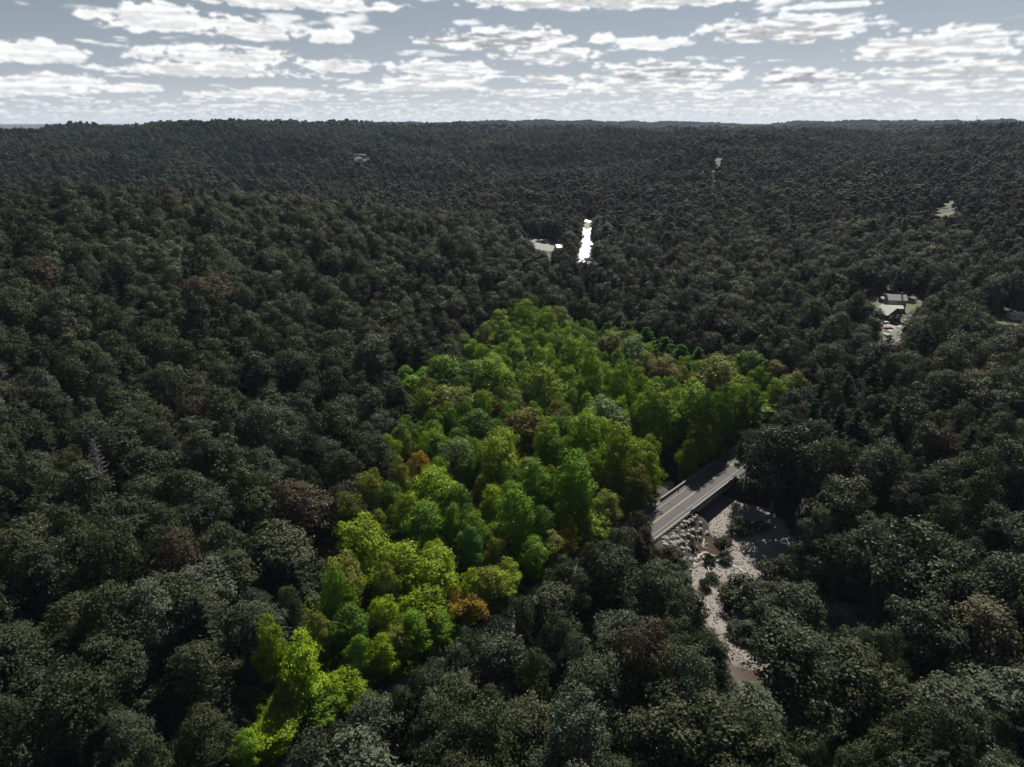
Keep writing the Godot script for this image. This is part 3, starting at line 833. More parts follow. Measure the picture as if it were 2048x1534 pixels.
var dark_trees := [[84.5, -193.3, 30.0, 10.0, 2], [79.5, -205.5, 16.7, 5.0, 2], [31.8, -151.1, 14.4, 4.6, 3], [24.2, -137.0, 16.6, 6.6, 2], [31.6, -128.5, 18.4, 6.3, 2], [22.7, -114.8, 17.1, 6.3, 1], [8.5, -124.4, 16.8, 6.7, 0], [-2.4, -109.8, 15.6, 6.1, 1], [-11.5, -96.9, 16.3, 6.5, 0], [-24.1, -94.2, 14.5, 5.5, 1], [-33.7, -84.1, 17.3, 4.6, 1], [40.1, -110.6, 15.4, 4.7, 2], [56.1, -104.1, 21.5, 9.7, 2], [44.0, -96.0, 15.9, 6.9, 4], [65.6, -99.2, 19.0, 8.5, 0], [84.0, -148.4, 18.0, 6.1, 2], [93.0, -152.0, 16.1, 5.9, 1], [83.5, -159.0, 16.2, 4.7, 1], [68.7, -133.7, 15.9, 7.7, 2], [94.1, -133.2, 25.1, 10.5, 2], [98.1, -114.7, 19.8, 8.9, 5], [87.4, -115.8, 17.9, 7.9, 2], [-57.1, -160.4, 17.5, 8.2, 3], [-94.1, -184.6, 14.8, 6.9, 5], [-88.1, -165.3, 13.9, 7.0, 4], [-65.5, -130.4, 15.1, 6.4, 0], [-93.0, -143.5, 15.8, 6.9, 2], [-57.1, -140.9, 16.8, 9.2, 0], [-67.4, -123.8, 14.5, 6.7, 4], [-53.1, -114.6, 14.2, 5.8, 1], [-75.4, -119.4, 13.6, 6.0, 1], [-86.6, -110.5, 13.8, 6.2, 0], [-107.6, -129.4, 17.0, 7.5, 0], [-73.9, -98.5, 15.4, 6.6, 2], [-60.0, -101.2, 14.2, 5.8, 0], [-86.9, -160.8, 12.9, 4.1, 3], [14.8, -99.8, 17.7, 7.1, 2], [27.4, -92.1, 17.2, 7.6, 0], [2.3, -91.7, 15.6, 6.7, 0], [79.7, -95.5, 16.9, 8.3, 1], [94.6, -100.9, 15.2, 7.2, 4]]
var shrubs := [[45.6, -160.4, 2.4, 1.9, 0], [46.2, -156.8, 2.6, 2.0, 2], [46.7, -153.0, 2.2, 1.8, 1], [47.0, -149.2, 2.6, 2.0, 2], [47.0, -145.4, 2.3, 1.9, 0], [43.4, -152.6, 2.6, 2.3, 2], [42.6, -148.6, 3.0, 2.5, 1], [42.8, -144.6, 2.6, 2.2, 2], [44.2, -140.4, 3.0, 2.4, 0], [45.2, -136.2, 2.8, 2.3, 2], [46.4, -131.6, 3.0, 2.4, 1], [43.6, -156.0, 2.8, 2.2, 0], [46.6, -127.4, 2.8, 2.2, 2], [70.2, -181.2, 4.6, 3.9, 1], [63.6, -174.8, 3.4, 2.5, 0], [76.1, -182.3, 3.1, 3.1, 1], [61.4, -166.0, 2.8, 2.3, 2], [56.3, -164.7, 3.0, 1.9, 2], [55.2, -157.1, 2.2, 1.9, 2], [52.4, -153.2, 3.2, 1.8, 2], [73.1, -156.1, 7.6, 4.8, 2], [80.4, -160.8, 7.5, 4.2, 2], [60.7, -147.2, 8.2, 5.9, 0], [62.6, -141.1, 7.1, 5.0, 2], [69.3, -147.0, 5.5, 3.9, 1], [57.0, -134.9, 5.1, 4.3, 1], [60.3, -130.3, 4.3, 3.6, 2], [68.6, -138.0, 4.5, 3.7, 4], [81.6, -156.4, 5.7, 4.1, 4], [74.4, -142.6, 9.1, 5.7, 2], [87.3, -208.7, 7.2, 5.2, 4], [82.4, -136.7, 3.7, 3.1, 4], [90.1, -139.9, 4.4, 3.1, 4], [42.6, -157.7, 4.8, 3.0, 3], [53.3, -171.3, 1.7, 1.0, 0], [38.5, -160.3, 4.6, 2.4, 3]]
var stand_pines := [[67.2, -327.8, 18.6, 5.5], [73.7, -313.6, 19.3, 5.8], [78.8, -302.1, 19.9, 5.6], [85.7, -298.8, 17.3, 5.1], [71.1, -284.6, 16.2, 4.4], [59.9, -339.8, 16.5, 5.2], [67.0, -303.0, 15.0, 4.2], [50.2, -344.9, 15.4, 4.7]]
var dark_pines := [[-125.4, -173.3, 18.0, 3.6], [-120.8, -143.9, 15.3, 3.5], [129.2, -245.5, 21.8, 5.8], [144.6, -256.9, 21.2, 5.7], [121.3, -249.2, 18.7, 4.9], [138.0, -311.6, 19.6, 5.5], [161.7, -316.7, 21.4, 6.1], [139.6, -342.4, 21.5, 5.7], [125.3, -363.2, 20.7, 5.5], [213.8, -336.3, 24.0, 7.7], [210.8, -306.1, 23.2, 7.1], [196.6, -387.5, 24.0, 7.3], [283.2, -409.8, 24.0, 7.6]]

var bright_hues := [Color(0.150, 0.230, 0.007), Color(0.140, 0.200, 0.006), Color(0.092, 0.178, 0.010), Color(0.058, 0.115, 0.012), Color(0.118, 0.135, 0.018), Color(0.115, 0.165, 0.056), Color(0.230, 0.150, 0.016), Color(0.064, 0.160, 0.040), Color(0.125, 0.110, 0.020)]
var bright_words := ["lime green", "yellow green", "vivid green", "deep green", "olive gold", "grey green", "orange", "teal green", "brown olive"]
var dark_hues := [Color(0.039, 0.047, 0.023), Color(0.046, 0.055, 0.036), Color(0.029, 0.041, 0.022), Color(0.060, 0.047, 0.032), Color(0.070, 0.088, 0.062), Color(0.064, 0.062, 0.036)]
var dark_words := ["dark olive", "sage grey", "deep green", "russet", "pale sage", "tan"]
var form_words := ["round", "tall", "spreading"]
var pine_hue := Color(0.027, 0.040, 0.026)
var dusky_pine_hue := Color(0.036, 0.08, 0.018)
var crowns := []        # near: [form, mesh]
var trunks := []
var pine_crowns := []
var pine_trunks := []
var no_trees := []
var leaf_mats := {}
var bark: Material
var planted := []       # [Vector2, radius] of the trees placed one by one

func leaf_mat(c: Color, gloss := 0.17) -> StandardMaterial3D:
	if not leaf_mats.has(c):
		var m := mat(c.r, c.g, c.b, 0.45 if gloss > 0.1 else 0.7)
		m.vertex_color_use_as_albedo = true
		m.metallic_specular = gloss
		m.backlight_enabled = true
		m.backlight = Color(0.58, 0.66, 0.26)
		leaf_mats[c] = m
	return leaf_mats[c]

func add_leaf(v: PackedVector3Array, col: PackedColorArray, idx: PackedInt32Array, p: Vector3, n: Vector3, l: float, w: float, tone: float, warm: float) -> void:
	var u := n.cross(Vector3(rng.randf_range(-1, 1), rng.randf_range(-1, 1), rng.randf_range(-1, 1))).normalized()
	var s := n.cross(u)
	var b := v.size()
	v.append(p - u * l)
	v.append(p + s * w - n * w * 0.35)
	v.append(p + u * l)
	v.append(p - s * w - n * w * 0.35)
	var c := Color(tone * (1.0 + warm), tone, tone * (1.0 - warm))
	for k in 4:
		col.append(c)
	idx.append_array(PackedInt32Array([b, b + 1, b + 2, b, b + 2, b + 3]))

func leaf_mesh(v: PackedVector3Array, col: PackedColorArray, idx: PackedInt32Array) -> ArrayMesh:
	var arrays := []
	arrays.resize(Mesh.ARRAY_MAX)
	arrays[Mesh.ARRAY_VERTEX] = v
	arrays[Mesh.ARRAY_COLOR] = col
	arrays[Mesh.ARRAY_INDEX] = idx
	var m := ArrayMesh.new()
	m.add_surface_from_arrays(Mesh.PRIMITIVE_TRIANGLES, arrays)
	return m

func lobes_of(form: int) -> Array:
	# the boughs of a crown in a tree 17 m high and 6 m in radius: [centre, radius, tone]
	var out := []
	var n: int = [26, 30, 26][form]
	var mid: float = [9.9, 9.3, 10.9][form]
	var half: float = [6.9, 7.6, 5.6][form]
	for i in n:
		var y := lerpf(-0.92, 1.0, (i + 0.5) / n)
		var a := i * 2.39996 + rng.randf_range(-0.6, 0.6)
		var ring := sqrt(maxf(0.0, 1.0 - y * y))
		if form == 1:
			ring = pow(clampf(1.0 - absf(y) * (0.95 if y > 0.0 else 0.6), 0.0, 1.0), 0.7)
		elif form == 2:
			ring = sqrt(maxf(0.0, 1.0 - absf(y * y * y)))
		var r := rng.randf_range(1.0, 2.2) * (0.85 if form == 1 else 1.0)
		var reach := (6.2 - r) * rng.randf_range(0.50, 1.16)
		out.append([Vector3(cos(a) * ring * reach, mid + y * (half - 0.5 * r) + rng.randf_range(-1.4, 1.4), sin(a) * ring * reach), r, rng.randf_range(0.72, 1.28)])
	out.append([Vector3(rng.randf_range(-0.8, 0.8), mid + half - 1.0, rng.randf_range(-0.8, 0.8)), 1.5, 1.1])
	for i in 6:
		out.append([Vector3(rng.randf_range(-1.8, 1.8), mid + rng.randf_range(-0.6, 0.6) * half, rng.randf_range(-1.8, 1.8)), 2.3, 0.9])
	return out

func broad_crown(lobes: Array, clusters: int, each: int, size: float, core := false) -> ArrayMesh:
	# every bough carries clusters of leaves on its outer side
	var v := PackedVector3Array()
	var col := PackedColorArray()
	var idx := PackedInt32Array()
	var share := PackedFloat32Array()
	var total := 0.0
	for q in lobes:
		total += q[1] * q[1]
		share.append(total)
	var mid := Vector3(0, 9.0, 0)
	var made := 0
	var tries := 0
	while made < clusters and tries < clusters * 8:
		tries += 1
		var q: Array = lobes[mini(share.bsearch(rng.randf() * total), lobes.size() - 1)]
		var d := Vector3(rng.randfn(), rng.randfn(), rng.randfn()).normalized()
		var out: Vector3 = (q[0] - mid) * Vector3(1, 0.7, 1)
		if d.dot(out.normalized()) < rng.randf_range(-0.9, 0.2) and d.y < 0.3:
			continue
		var c: Vector3 = q[0] + d * q[1] * Vector3(1.05, 0.9, 1.05) * rng.randf_range(0.8, 1.15)
		var hidden := false
		for o in lobes:
			if o != q and c.distance_squared_to(o[0]) < o[1] * o[1] * 0.42:
				hidden = true
				break
		if hidden:
			continue
		var reach := rng.randf_range(0.34, 0.75)
		var tone: float = q[2] * rng.randf_range(0.75, 1.25)
		for k in each:
			var g := Vector3(rng.randfn(), rng.randfn() * 0.55, rng.randfn()) * 0.62
			var p := c + (g + d * maxf(0.0, 0.35 - 0.3 * g.length())) * reach * 1.5
			var n := (d * 0.6 + g * 0.5 + Vector3(rng.randfn() * 0.4, rng.randfn() * 0.3 + 0.55, rng.randfn() * 0.4)).normalized()
			var s := size * rng.randf_range(0.7, 1.35)
			add_leaf(v, col, idx, p, n, s * 0.62, s * 0.42, tone * rng.randf_range(0.72, 1.28), rng.randf_range(-0.07, 0.1))
		made += 1
	if core:
		for q in lobes:
			blob(v, col, idx, q[0], q[1] * 0.95, q[2])
	return leaf_mesh(v, col, idx)

func blob(v: PackedVector3Array, col: PackedColorArray, idx: PackedInt32Array, c: Vector3, r: float, tone: float) -> void:
	# an eight sided lump of foliage
	var b := v.size()
	v.append(c + Vector3(0, r, 0))
	for ring in 2:
		for k in 6:
			var a := TAU * (k + 0.5 * ring) / 6.0 + c.x
			v.append(c + Vector3(cos(a) * [0.78, 0.95][ring], [0.62, -0.05][ring], sin(a) * [0.78, 0.95][ring]) * r * rng.randf_range(0.85, 1.15))
	v.append(c - Vector3(0, r * 0.85, 0))
	for k in 14:
		var s := tone * rng.randf_range(0.75, 1.25)
		col.append(Color(s, s, s))
	for k in 6:
		var n := (k + 1) % 6
		idx.append_array(PackedInt32Array([b, b + 1 + k, b + 1 + n, b + 1 + k, b + 7 + k, b + 1 + n, b + 1 + n, b + 7 + k, b + 7 + n, b + 13, b + 7 + n, b + 7 + k]))

func broad_trunk(lobes: Array) -> ArrayMesh:
	var st := SurfaceTool.new()
	st.begin(Mesh.PRIMITIVE_TRIANGLES)
	var lean := Vector3(rng.randf_range(-0.4, 0.4), 0, rng.randf_range(-0.4, 0.4))
	add_tube(st, [Vector3(0, -0.8, 0), Vector3(0, 0.4, 0), lean * 0.5 + Vector3(0, 4, 0), lean + Vector3(0, 8, 0), lean * 1.5 + Vector3(0, 13.5, 0)], [0.48, 0.36, 0.29, 0.2, 0.05], 7)
	for i in range(0, lobes.size() - 6, 3):
		var to: Vector3 = lobes[i][0]
		var from := lean + Vector3(0, clampf(to.y - 3.0, 3.0, 9.5), 0)
		add_tube(st, [from, from.lerp(to, 0.5) + Vector3(0, 0.3, 0), to], [0.16, 0.1, 0.03], 5)
	st.generate_normals()
	return st.commit()

func pine_crown(sprays: int, size: float, core := false) -> ArrayMesh:
	# whorls of boughs round a straight stem, 20 m high and 4 m in radius
	var v := PackedVector3Array()
	var col := PackedColorArray()
	var idx := PackedInt32Array()
	var boughs := []
	var y := 3.4
	while y < 19.6:
		var f := (y - 3.4) / 16.6
		var n := 6 if f < 0.75 else 4
		for k in n:
			var a := TAU * k / n + rng.randf_range(-0.4, 0.4) + y
			var l := lerpf(4.3, 0.9, pow(f, 1.7)) * rng.randf_range(0.5, 1.15)
			boughs.append([a, y + rng.randf_range(-0.3, 0.3), l, rng.randf_range(0.75, 1.25)])
		y += lerpf(1.25, 0.75, f)
	var total := 0.0
	for b in boughs:
		total += b[2] + 0.3
	for b in boughs:
		var count := maxi(2, int(sprays * (b[2] + 0.3) / total))
		for k in count:
			var t: float = pow(rng.randf(), 0.7)
			var d: float = t * b[2]
			var side: float = rng.randf_range(-1, 1) * 0.30 * b[2] * (1.15 - t) + rng.randf_range(-0.15, 0.15)
			var p := Vector3(cos(b[0]) * d - sin(b[0]) * side, b[1] - 0.10 * d + 0.05 * d * d + rng.randf_range(-0.16, 0.16), sin(b[0]) * d + cos(b[0]) * side)
			var n := Vector3(rng.randfn() * 0.35 + cos(b[0]) * 0.35, 1.0, rng.randfn() * 0.35 + sin(b[0]) * 0.35).normalized()
			var s := size * rng.randf_range(0.7, 1.3)
			add_leaf(v, col, idx, p, n, s * 0.75, s * 0.30, b[3] * rng.randf_range(0.7, 1.3), rng.randf_range(-0.06, 0.06))
	if core:
		for k in 5:
			blob(v, col, idx, Vector3(0, 5.5 + k * 3.0, 0), 2.5 - k * 0.45, 0.9)
	return leaf_mesh(v, col, idx)

func make_tree_shapes() -> void:
	bark = grain(mat(0.15, 0.14, 0.12, 0.95), 0.5, 0.0, 101, 0.5)
	for k in 9:
		var form: int = [0, 1, 2, 0, 1, 0, 2, 1, 0][k]
		var lobes := lobes_of(form)
		crowns.append([form, broad_crown(lobes, 610, 14, 0.39), lobes])
		trunks.append(broad_trunk(lobes))
	for k in 3:
		pine_crowns.append(pine_crown(3600, 0.62))
		pine_trunks.append(tube([Vector3(0, -0.8, 0), Vector3(0, 6, 0), Vector3(0, 19.4, 0)], [0.34, 0.26, 0.03], 7))
	no_trees = []
	var over_road := PackedVector2Array()
	for q in [[140.0, -96.0], [222.0, -96.0], [222.0, -83.6], [140.0, -83.6]]:
		over_road.append(ROAD_ALONG * q[0] + ROAD_ACROSS * q[1])
	var bank := PackedVector2Array()
	for q in [[150.0, -84.0], [206.0, -84.0], [206.0, -76.0], [150.0, -76.0]]:
		bank.append(ROAD_ALONG * q[0] + ROAD_ACROSS * q[1])
	for q in [[bank, 1.0], [river, 0.95], [lot, 0.9], [yard, 0.45], [drive, 0.7], [meadow, 0.1], [upper_meadow, 0.2], [trailer_plot, 0.6], [hamlet_field, 0.3], [scar, 0.0], [over_road, 1.0], [gravel, 1.0], [sand, 1.0], [side_gravel, 0.9]]:
		no_trees.append([q[0], bounds(q[0]), q[1]])

func clear_of(p: Vector2, ht: float, r: float, h := 0.0) -> bool:
	# room for a tree: off the road and the creek bed, and not so near a clearing that it would overhang it
	var across := absf(p.dot(ROAD_ACROSS) - ROAD_MIDDLE)
	var along := p.dot(ROAD_ALONG)
	if across < (5.6 + 0.12 * r if along < 245.0 else 5.0) + minf(r, 0.0) and along > -60.0 and along < 720.0:
		return false
	if flood_box.has_point(p) and Geometry2D.is_point_in_polygon(p, flood):
		return false
	var top := ht + maxf(h, 0.0)
	var stretch := top / maxf(20.0, 112.0 - top)
	for k in 6:
		for ring in no_trees:
			var q: Vector2 = p * (1.0 + stretch * ring[2] * k / 5.0)
			if (ring[1] as Rect2).has_point(q) and Geometry2D.is_point_in_polygon(q, ring[0]):
				return false
	return true

func region(p: Vector2) -> String:
	var across := p.dot(ROAD_ACROSS) - ROAD_MIDDLE
	var along := p.dot(ROAD_ALONG)
	if Geometry2D.is_point_in_polygon(p, stand):
		return "at bright stand's near tip" if p.y > -135.0 else ("amid the bright stand" if p.y > -235.0 else "at bright stand's far end")
	if along > 150.0 and along < 225.0 and absf(across) < 26.0:
		return "beside the bridge"
	if across > 0.0:
		if p.x > 55.0 and along < 195.0:
			return "right of the gravel bar" if p.y < -130.0 else "in the lower right corner woods"
		return ("between viewer and road" if p.x < 12.0 else "left of the gravel bar") if along < 160.0 else ("past the bridge, near side" if p.y > -250.0 else ("past the bridge, towards the houses" if p.y > -330.0 else "by the far houses"))
	if p.x < -25.0 and p.y > -290.0:
		return "at lower left corner" if p.y > -120.0 and p.x < -70.0 else "low on left slope" if p.y > -120.0 else ("halfway up left slope" if p.y > -190.0 else "high on left slope")
	return "behind stand, on the left hill" if p.x < -60.0 else ("behind stand, towards the river" if p.x < 50.0 else "behind stand, towards the houses")

func size_word(r: float, ht: float) -> String:
	return "big" if r > 6.0 or ht > 19.0 else ("small" if r < 4.2 and ht < 14.5 else "middling")

func plant(at: Vector2, ht: float, r: float, shape: int, hue: int, bright: bool) -> void:
	var h := ground(at.x, at.y)
	var t := thing("broadleaf_tree", "", "tree", Vector3(at.x, h, at.y), rng.randf() * TAU, "bright green trees of the stand" if bright else "dark broadleaf trees of the forest")
	label_later(t, "%s %s %s tree %s" % [size_word(r, ht), (bright_words if bright else dark_words)[hue], form_words[crowns[shape][0]], region(at)], Vector3(at.x, h + ht * 0.6, at.y))
	var wide := rng.randf_range(0.84, 1.2)
	t.scale = Vector3(r / 6.0 * wide, ht / 17.0 * (1.1 if bright else 1.0), r / 6.0 / wide)
	part("trunk", trunks[shape], bark, t)
	part("crown", crowns[shape][1], leaf_mat((bright_hues if bright else dark_hues)[hue]), t)

func plant_pine(at: Vector2, ht: float, r: float, shape: int, bright: bool) -> void:
	var h := ground(at.x, at.y)
	var t := thing("pine_tree", "", "tree", Vector3(at.x, h, at.y), rng.randf() * TAU, "pines of the stand" if bright else "dark pines of the forest")
	label_later(t, "%s %s layered pine %s" % [size_word(r + 1.5, ht), "teal green" if bright else "dark", region(at)], Vector3(at.x, h + ht * 0.6, at.y))
	t.scale = Vector3(r / 4.0, ht / 20.0, r / 4.0)
	part("trunk", pine_trunks[shape], bark, t)
	part("crown", pine_crowns[shape], leaf_mat(dusky_pine_hue if bright else pine_hue, 0.06), t)

var stand := PackedVector2Array([Vector2(-50.7, -79.5), Vector2(-48.9, -114.2), Vector2(-45.8, -158.7), Vector2(-37.3, -239.4), Vector2(-53.9, -238.3), Vector2(-28.1, -287.0), Vector2(-11.8, -355.7), Vector2(4.3, -374.5), Vector2(9.5, -388.9), Vector2(133.5, -258.0), Vector2(84.9, -215.3), Vector2(39.3, -170.7), Vector2(9.2, -140.5), Vector2(-13.0, -116.4), Vector2(-30.3, -99.3), Vector2(-43.5, -79.5)])

func make_trees() -> void:
	make_tree_shapes()
	for q in bright_trees:
		planted.append([Vector2(q[0], q[1]), q[3]])
	for q in dark_trees:
		planted.append([Vector2(q[0], q[1]), q[3]])
	for q in stand_pines + dark_pines:
		planted.append([Vector2(q[0], q[1]), q[3]])
	var n_broad := 0
	for q in bright_trees:
		var form: int = 1 if q[2] > 2.7 * q[3] else (2 if q[2] < 1.9 * q[3] else 0)
		var pick: int = [[0, 3, 5, 8], [1, 4, 7], [2, 6]][form][n_broad % [4, 3, 2][form]]
		plant(Vector2(q[0], q[1]), q[2], q[3] * 1.06, pick, q[4], true)
		n_broad += 1
	for q in dark_trees:
		plant(Vector2(q[0], q[1]), q[2], q[3] * 1.06, [0, 5, 2, 3, 8, 6, 4][n_broad % 7], q[4], false)
		n_broad += 1
	for i in stand_pines.size():
		var q: Array = stand_pines[i]
		plant_pine(Vector2(q[0], q[1]), minf(q[2], 17.0), q[3] * 1.25, i % 3, true)
	for i in dark_pines.size():
		var q: Array = dark_pines[i]
		plant_pine(Vector2(q[0], q[1]), q[2], q[3], i % 3, false)
	# the woods close in along both verges
	var verge := []
	for i in 150:
		var along := -24.0 + i * 4.3 + rng.randf_range(-1.2, 1.2)
		for across: float in [rng.randf_range(7.4, 9.2), rng.randf_range(-10.5, -8.4)]:
			if along > (139.0 if across > 0.0 else 150.0) and along < (226.0 if across > 0.0 else 196.0):
				continue
			var off := across if along < 245.0 else across * 0.72
			var p: Vector2 = ROAD_ALONG * along + ROAD_ACROSS * (ROAD_MIDDLE + off)
			var r := rng.randf_range(3.6, 5.0) if along < 245.0 else rng.randf_range(4.8, 6.2)
			if along > 230.0 and not clear_of(p, 16.0, -20.0):
				continue
			var free := true
			for o in planted:
				if p.distance_to(o[0]) < (o[1] + r) * 0.40:
					free = false
			if free:
				planted.append([p, r])
				var lit: bool = across < 0.0 and Geometry2D.is_point_in_polygon(p, stand)
				var ht := (rng.randf_range(8.0, 11.0) if along < 190.0 else rng.randf_range(14.0, 18.0)) if lit else rng.randf_range(14.0, 19.0)
				if across > 0.0 and along < 240.0:
					ht = minf(ht, 112.0 * (1.0 + (ROAD_MIDDLE + across) / 95.0))
				var hue: int = [1, 4, 2][i % 3] if lit else rng.randi() % 3
				if along > 250.0 or along < 10.0:
					verge.append([p, ht, r, hue, false, lit, 0.0])
				else:
					plant(p, ht, r, rng.randi() % 9, hue, lit)
					n_broad += 1
	# tall trees of the stand that shade the far end of the bridge
	for q in [[206.5, -101.5, 22.0, 5.4, 3], [213.0, -100.5, 21.0, 5.0, 2], [220.0, -101.0, 21.0, 5.2, 3]]:
		var p: Vector2 = ROAD_ALONG * q[0] + ROAD_ACROSS * q[1]
		planted.append([p, q[3]])
		plant(p, q[2], q[3], 1 if q[4] == 3 else 4, q[4], true)
		n_broad += 1
	planted.append([Vector2(-111, -162), 4.4])
	planted.append([Vector2(-109.5, -156), 3.5])
	make_dead_tree()
	# every other tree of the forest: [place, height, radius, hue, pine?, in the stand?, size in the picture]
	var sky_line := horizon_table()
	var near := []
	var rest := verge
	scatter(near, rest, sky_line, 50.0, 900.0, 7.8)
	scatter(near, rest, sky_line, 900.0, 2400.0, 9.0)
	scatter(near, rest, sky_line, 2400.0, 7000.0, 15.0)
	near.sort_custom(func(a, b): return a[6] > b[6])
	var n_pine := 0
	for q in near:
		if q[4] and n_pine < 110:
			n_pine += 1
			plant_pine(q[0], q[1], q[2], rng.randi() % 3, q[5])
		elif not q[4] and n_broad < 300:
			n_broad += 1
			plant(q[0], q[1], q[2], rng.randi() % 9, q[3], q[5])
		else:
			rest.append(q)
	make_forest(rest)

func horizon_table() -> Array:
	# for each half degree of turn, how high the ground hides what lies behind it, at growing reach
	var out := []
	for i in 200:
		var a := deg_to_rad(-50.0 + i * 0.5)
		var row := PackedFloat32Array()
		var top := -1e9
		var d := 120.0
		for k in 80:
			var h := ground(sin(a) * d, -cos(a) * d)
			top = maxf(top, (h + 9.0 - EYE.y) / d)
			row.append(top)
			d *= 1.055
		out.append(row)
	return out

func hidden_by_land(table: Array, p: Vector2, h: float, ht: float) -> bool:
	var d := p.length()
	if d < 300.0:
		return false
	var i := clampi(int((rad_to_deg(atan2(p.x, -p.y)) + 50.0) * 2.0), 0, 199)
	var k := clampi(int(log(d * 0.90 / 120.0) / log(1.055)), 0, 79)
	return (h + ht + 3.0 - EYE.y) / d < table[i][k] - 0.002

func scatter(near: Array, rest: Array, table: Array, from: float, to: float, step: float) -> void:
	var reach := to
	for j in range(int(-reach / step), int(-20.0 / step)):
		for i in range(int(-reach * 0.98 / step), int(reach * 0.98 / step)):
			var p := Vector2(i + rng.randf_range(-0.36, 0.36) + 0.5 * (j % 2), j + rng.randf_range(-0.36, 0.36)) * step
			var d := p.length()
			if d < from or d >= to or absf(p.x) > -p.y * 0.86 + 45.0:
				continue
			var kind := patchy.get_noise_2d(p.x * 0.6 + 500.0, p.y * 0.6)
			var size := clampf(rng.randf() + 0.5 * patchy.get_noise_2d(p.x * 2.2 + 77.0, p.y * 2.2), 0.0, 1.0)
			if rng.randf() < 0.10 + 0.25 * patchy.get_noise_2d(p.x * 1.7 - 300.0, p.y * 1.7):
				continue
			var grow := maxf(1.0, step / 7.4)
			var pine := rng.randf() < clampf(0.07 + kind * 0.55 + (0.10 if p.x > 60.0 and d > 250.0 else 0.0) + 0.10 * smoothstep(500.0, 1500.0, d), 0.0, 0.75)
			var ht := lerpf(11.0, 22.0, size) + rng.randfn() * 1.6
			var r := lerpf(3.1, 7.4, pow(size, 1.2)) * rng.randf_range(0.85, 1.15) * grow
			if pine:
				ht = lerpf(13.0, 24.0, size)
				r = lerpf(3.0, 5.0, size) * lerpf(1.0, grow, 0.7)
			ht *= lerpf(1.0, 1.15, clampf(grow - 1.0, 0.0, 1.0))
			var h := ground(p.x, p.y)
			var s := seen_at(Vector3(p.x, h + ht * 0.6, p.y))
			if s.x < -0.10 or s.x > 1.10 or s.y > 1.22 or s.z < 5.0:
				continue
			if hidden_by_land(table, p, h, ht) or not clear_of(p, ht, r, h):
				continue
			var lit := Geometry2D.is_point_in_polygon(p, stand)
			var verge := p.dot(ROAD_ACROSS)
			if verge > -84.5 and verge < -60.0 and p.dot(ROAD_ALONG) < 240.0:
				ht = minf(ht, 112.0 * (1.0 + verge / 95.0))
			if d < 430.0:
				var crowded := false
				for q in planted:
					var need: float = (q[1] + r) * (0.58 if lit else 0.60)
					if p.distance_squared_to(q[0]) < need * need:
						crowded = true
						break
				if crowded:
					continue
			var hue := 0
			var roll := rng.randf() + patchy.get_noise_2d(p.x, p.y) * 0.35
			if lit:
				hue = 3 if roll < 0.15 else (4 if roll < 0.3 else (2 if roll < 0.55 else (0 if roll < 0.85 else 1)))
				ht = minf(ht, 15.5)
				r = minf(r, 4.6)
				if pine:
					pine = p.y < -250.0
			else:
				roll += 0.16 * smoothstep(620.0, 800.0, d) if roll > 0.3 else 0.0
				hue = 2 if roll < 0.24 else (0 if roll < 0.72 - 0.25 * smoothstep(620.0, 800.0, d) else (1 if roll < 0.92 else (4 if roll < 1.02 else (3 if roll < 1.12 else 5))))
			var entry := [p, ht, r, hue, pine, lit, r * ht / (s.z * s.z)]
			if d < 480.0 and s.x > -0.02 and s.x < 1.02 and s.y < 1.04:
				near.append(entry)
			else:
				rest.append(entry)

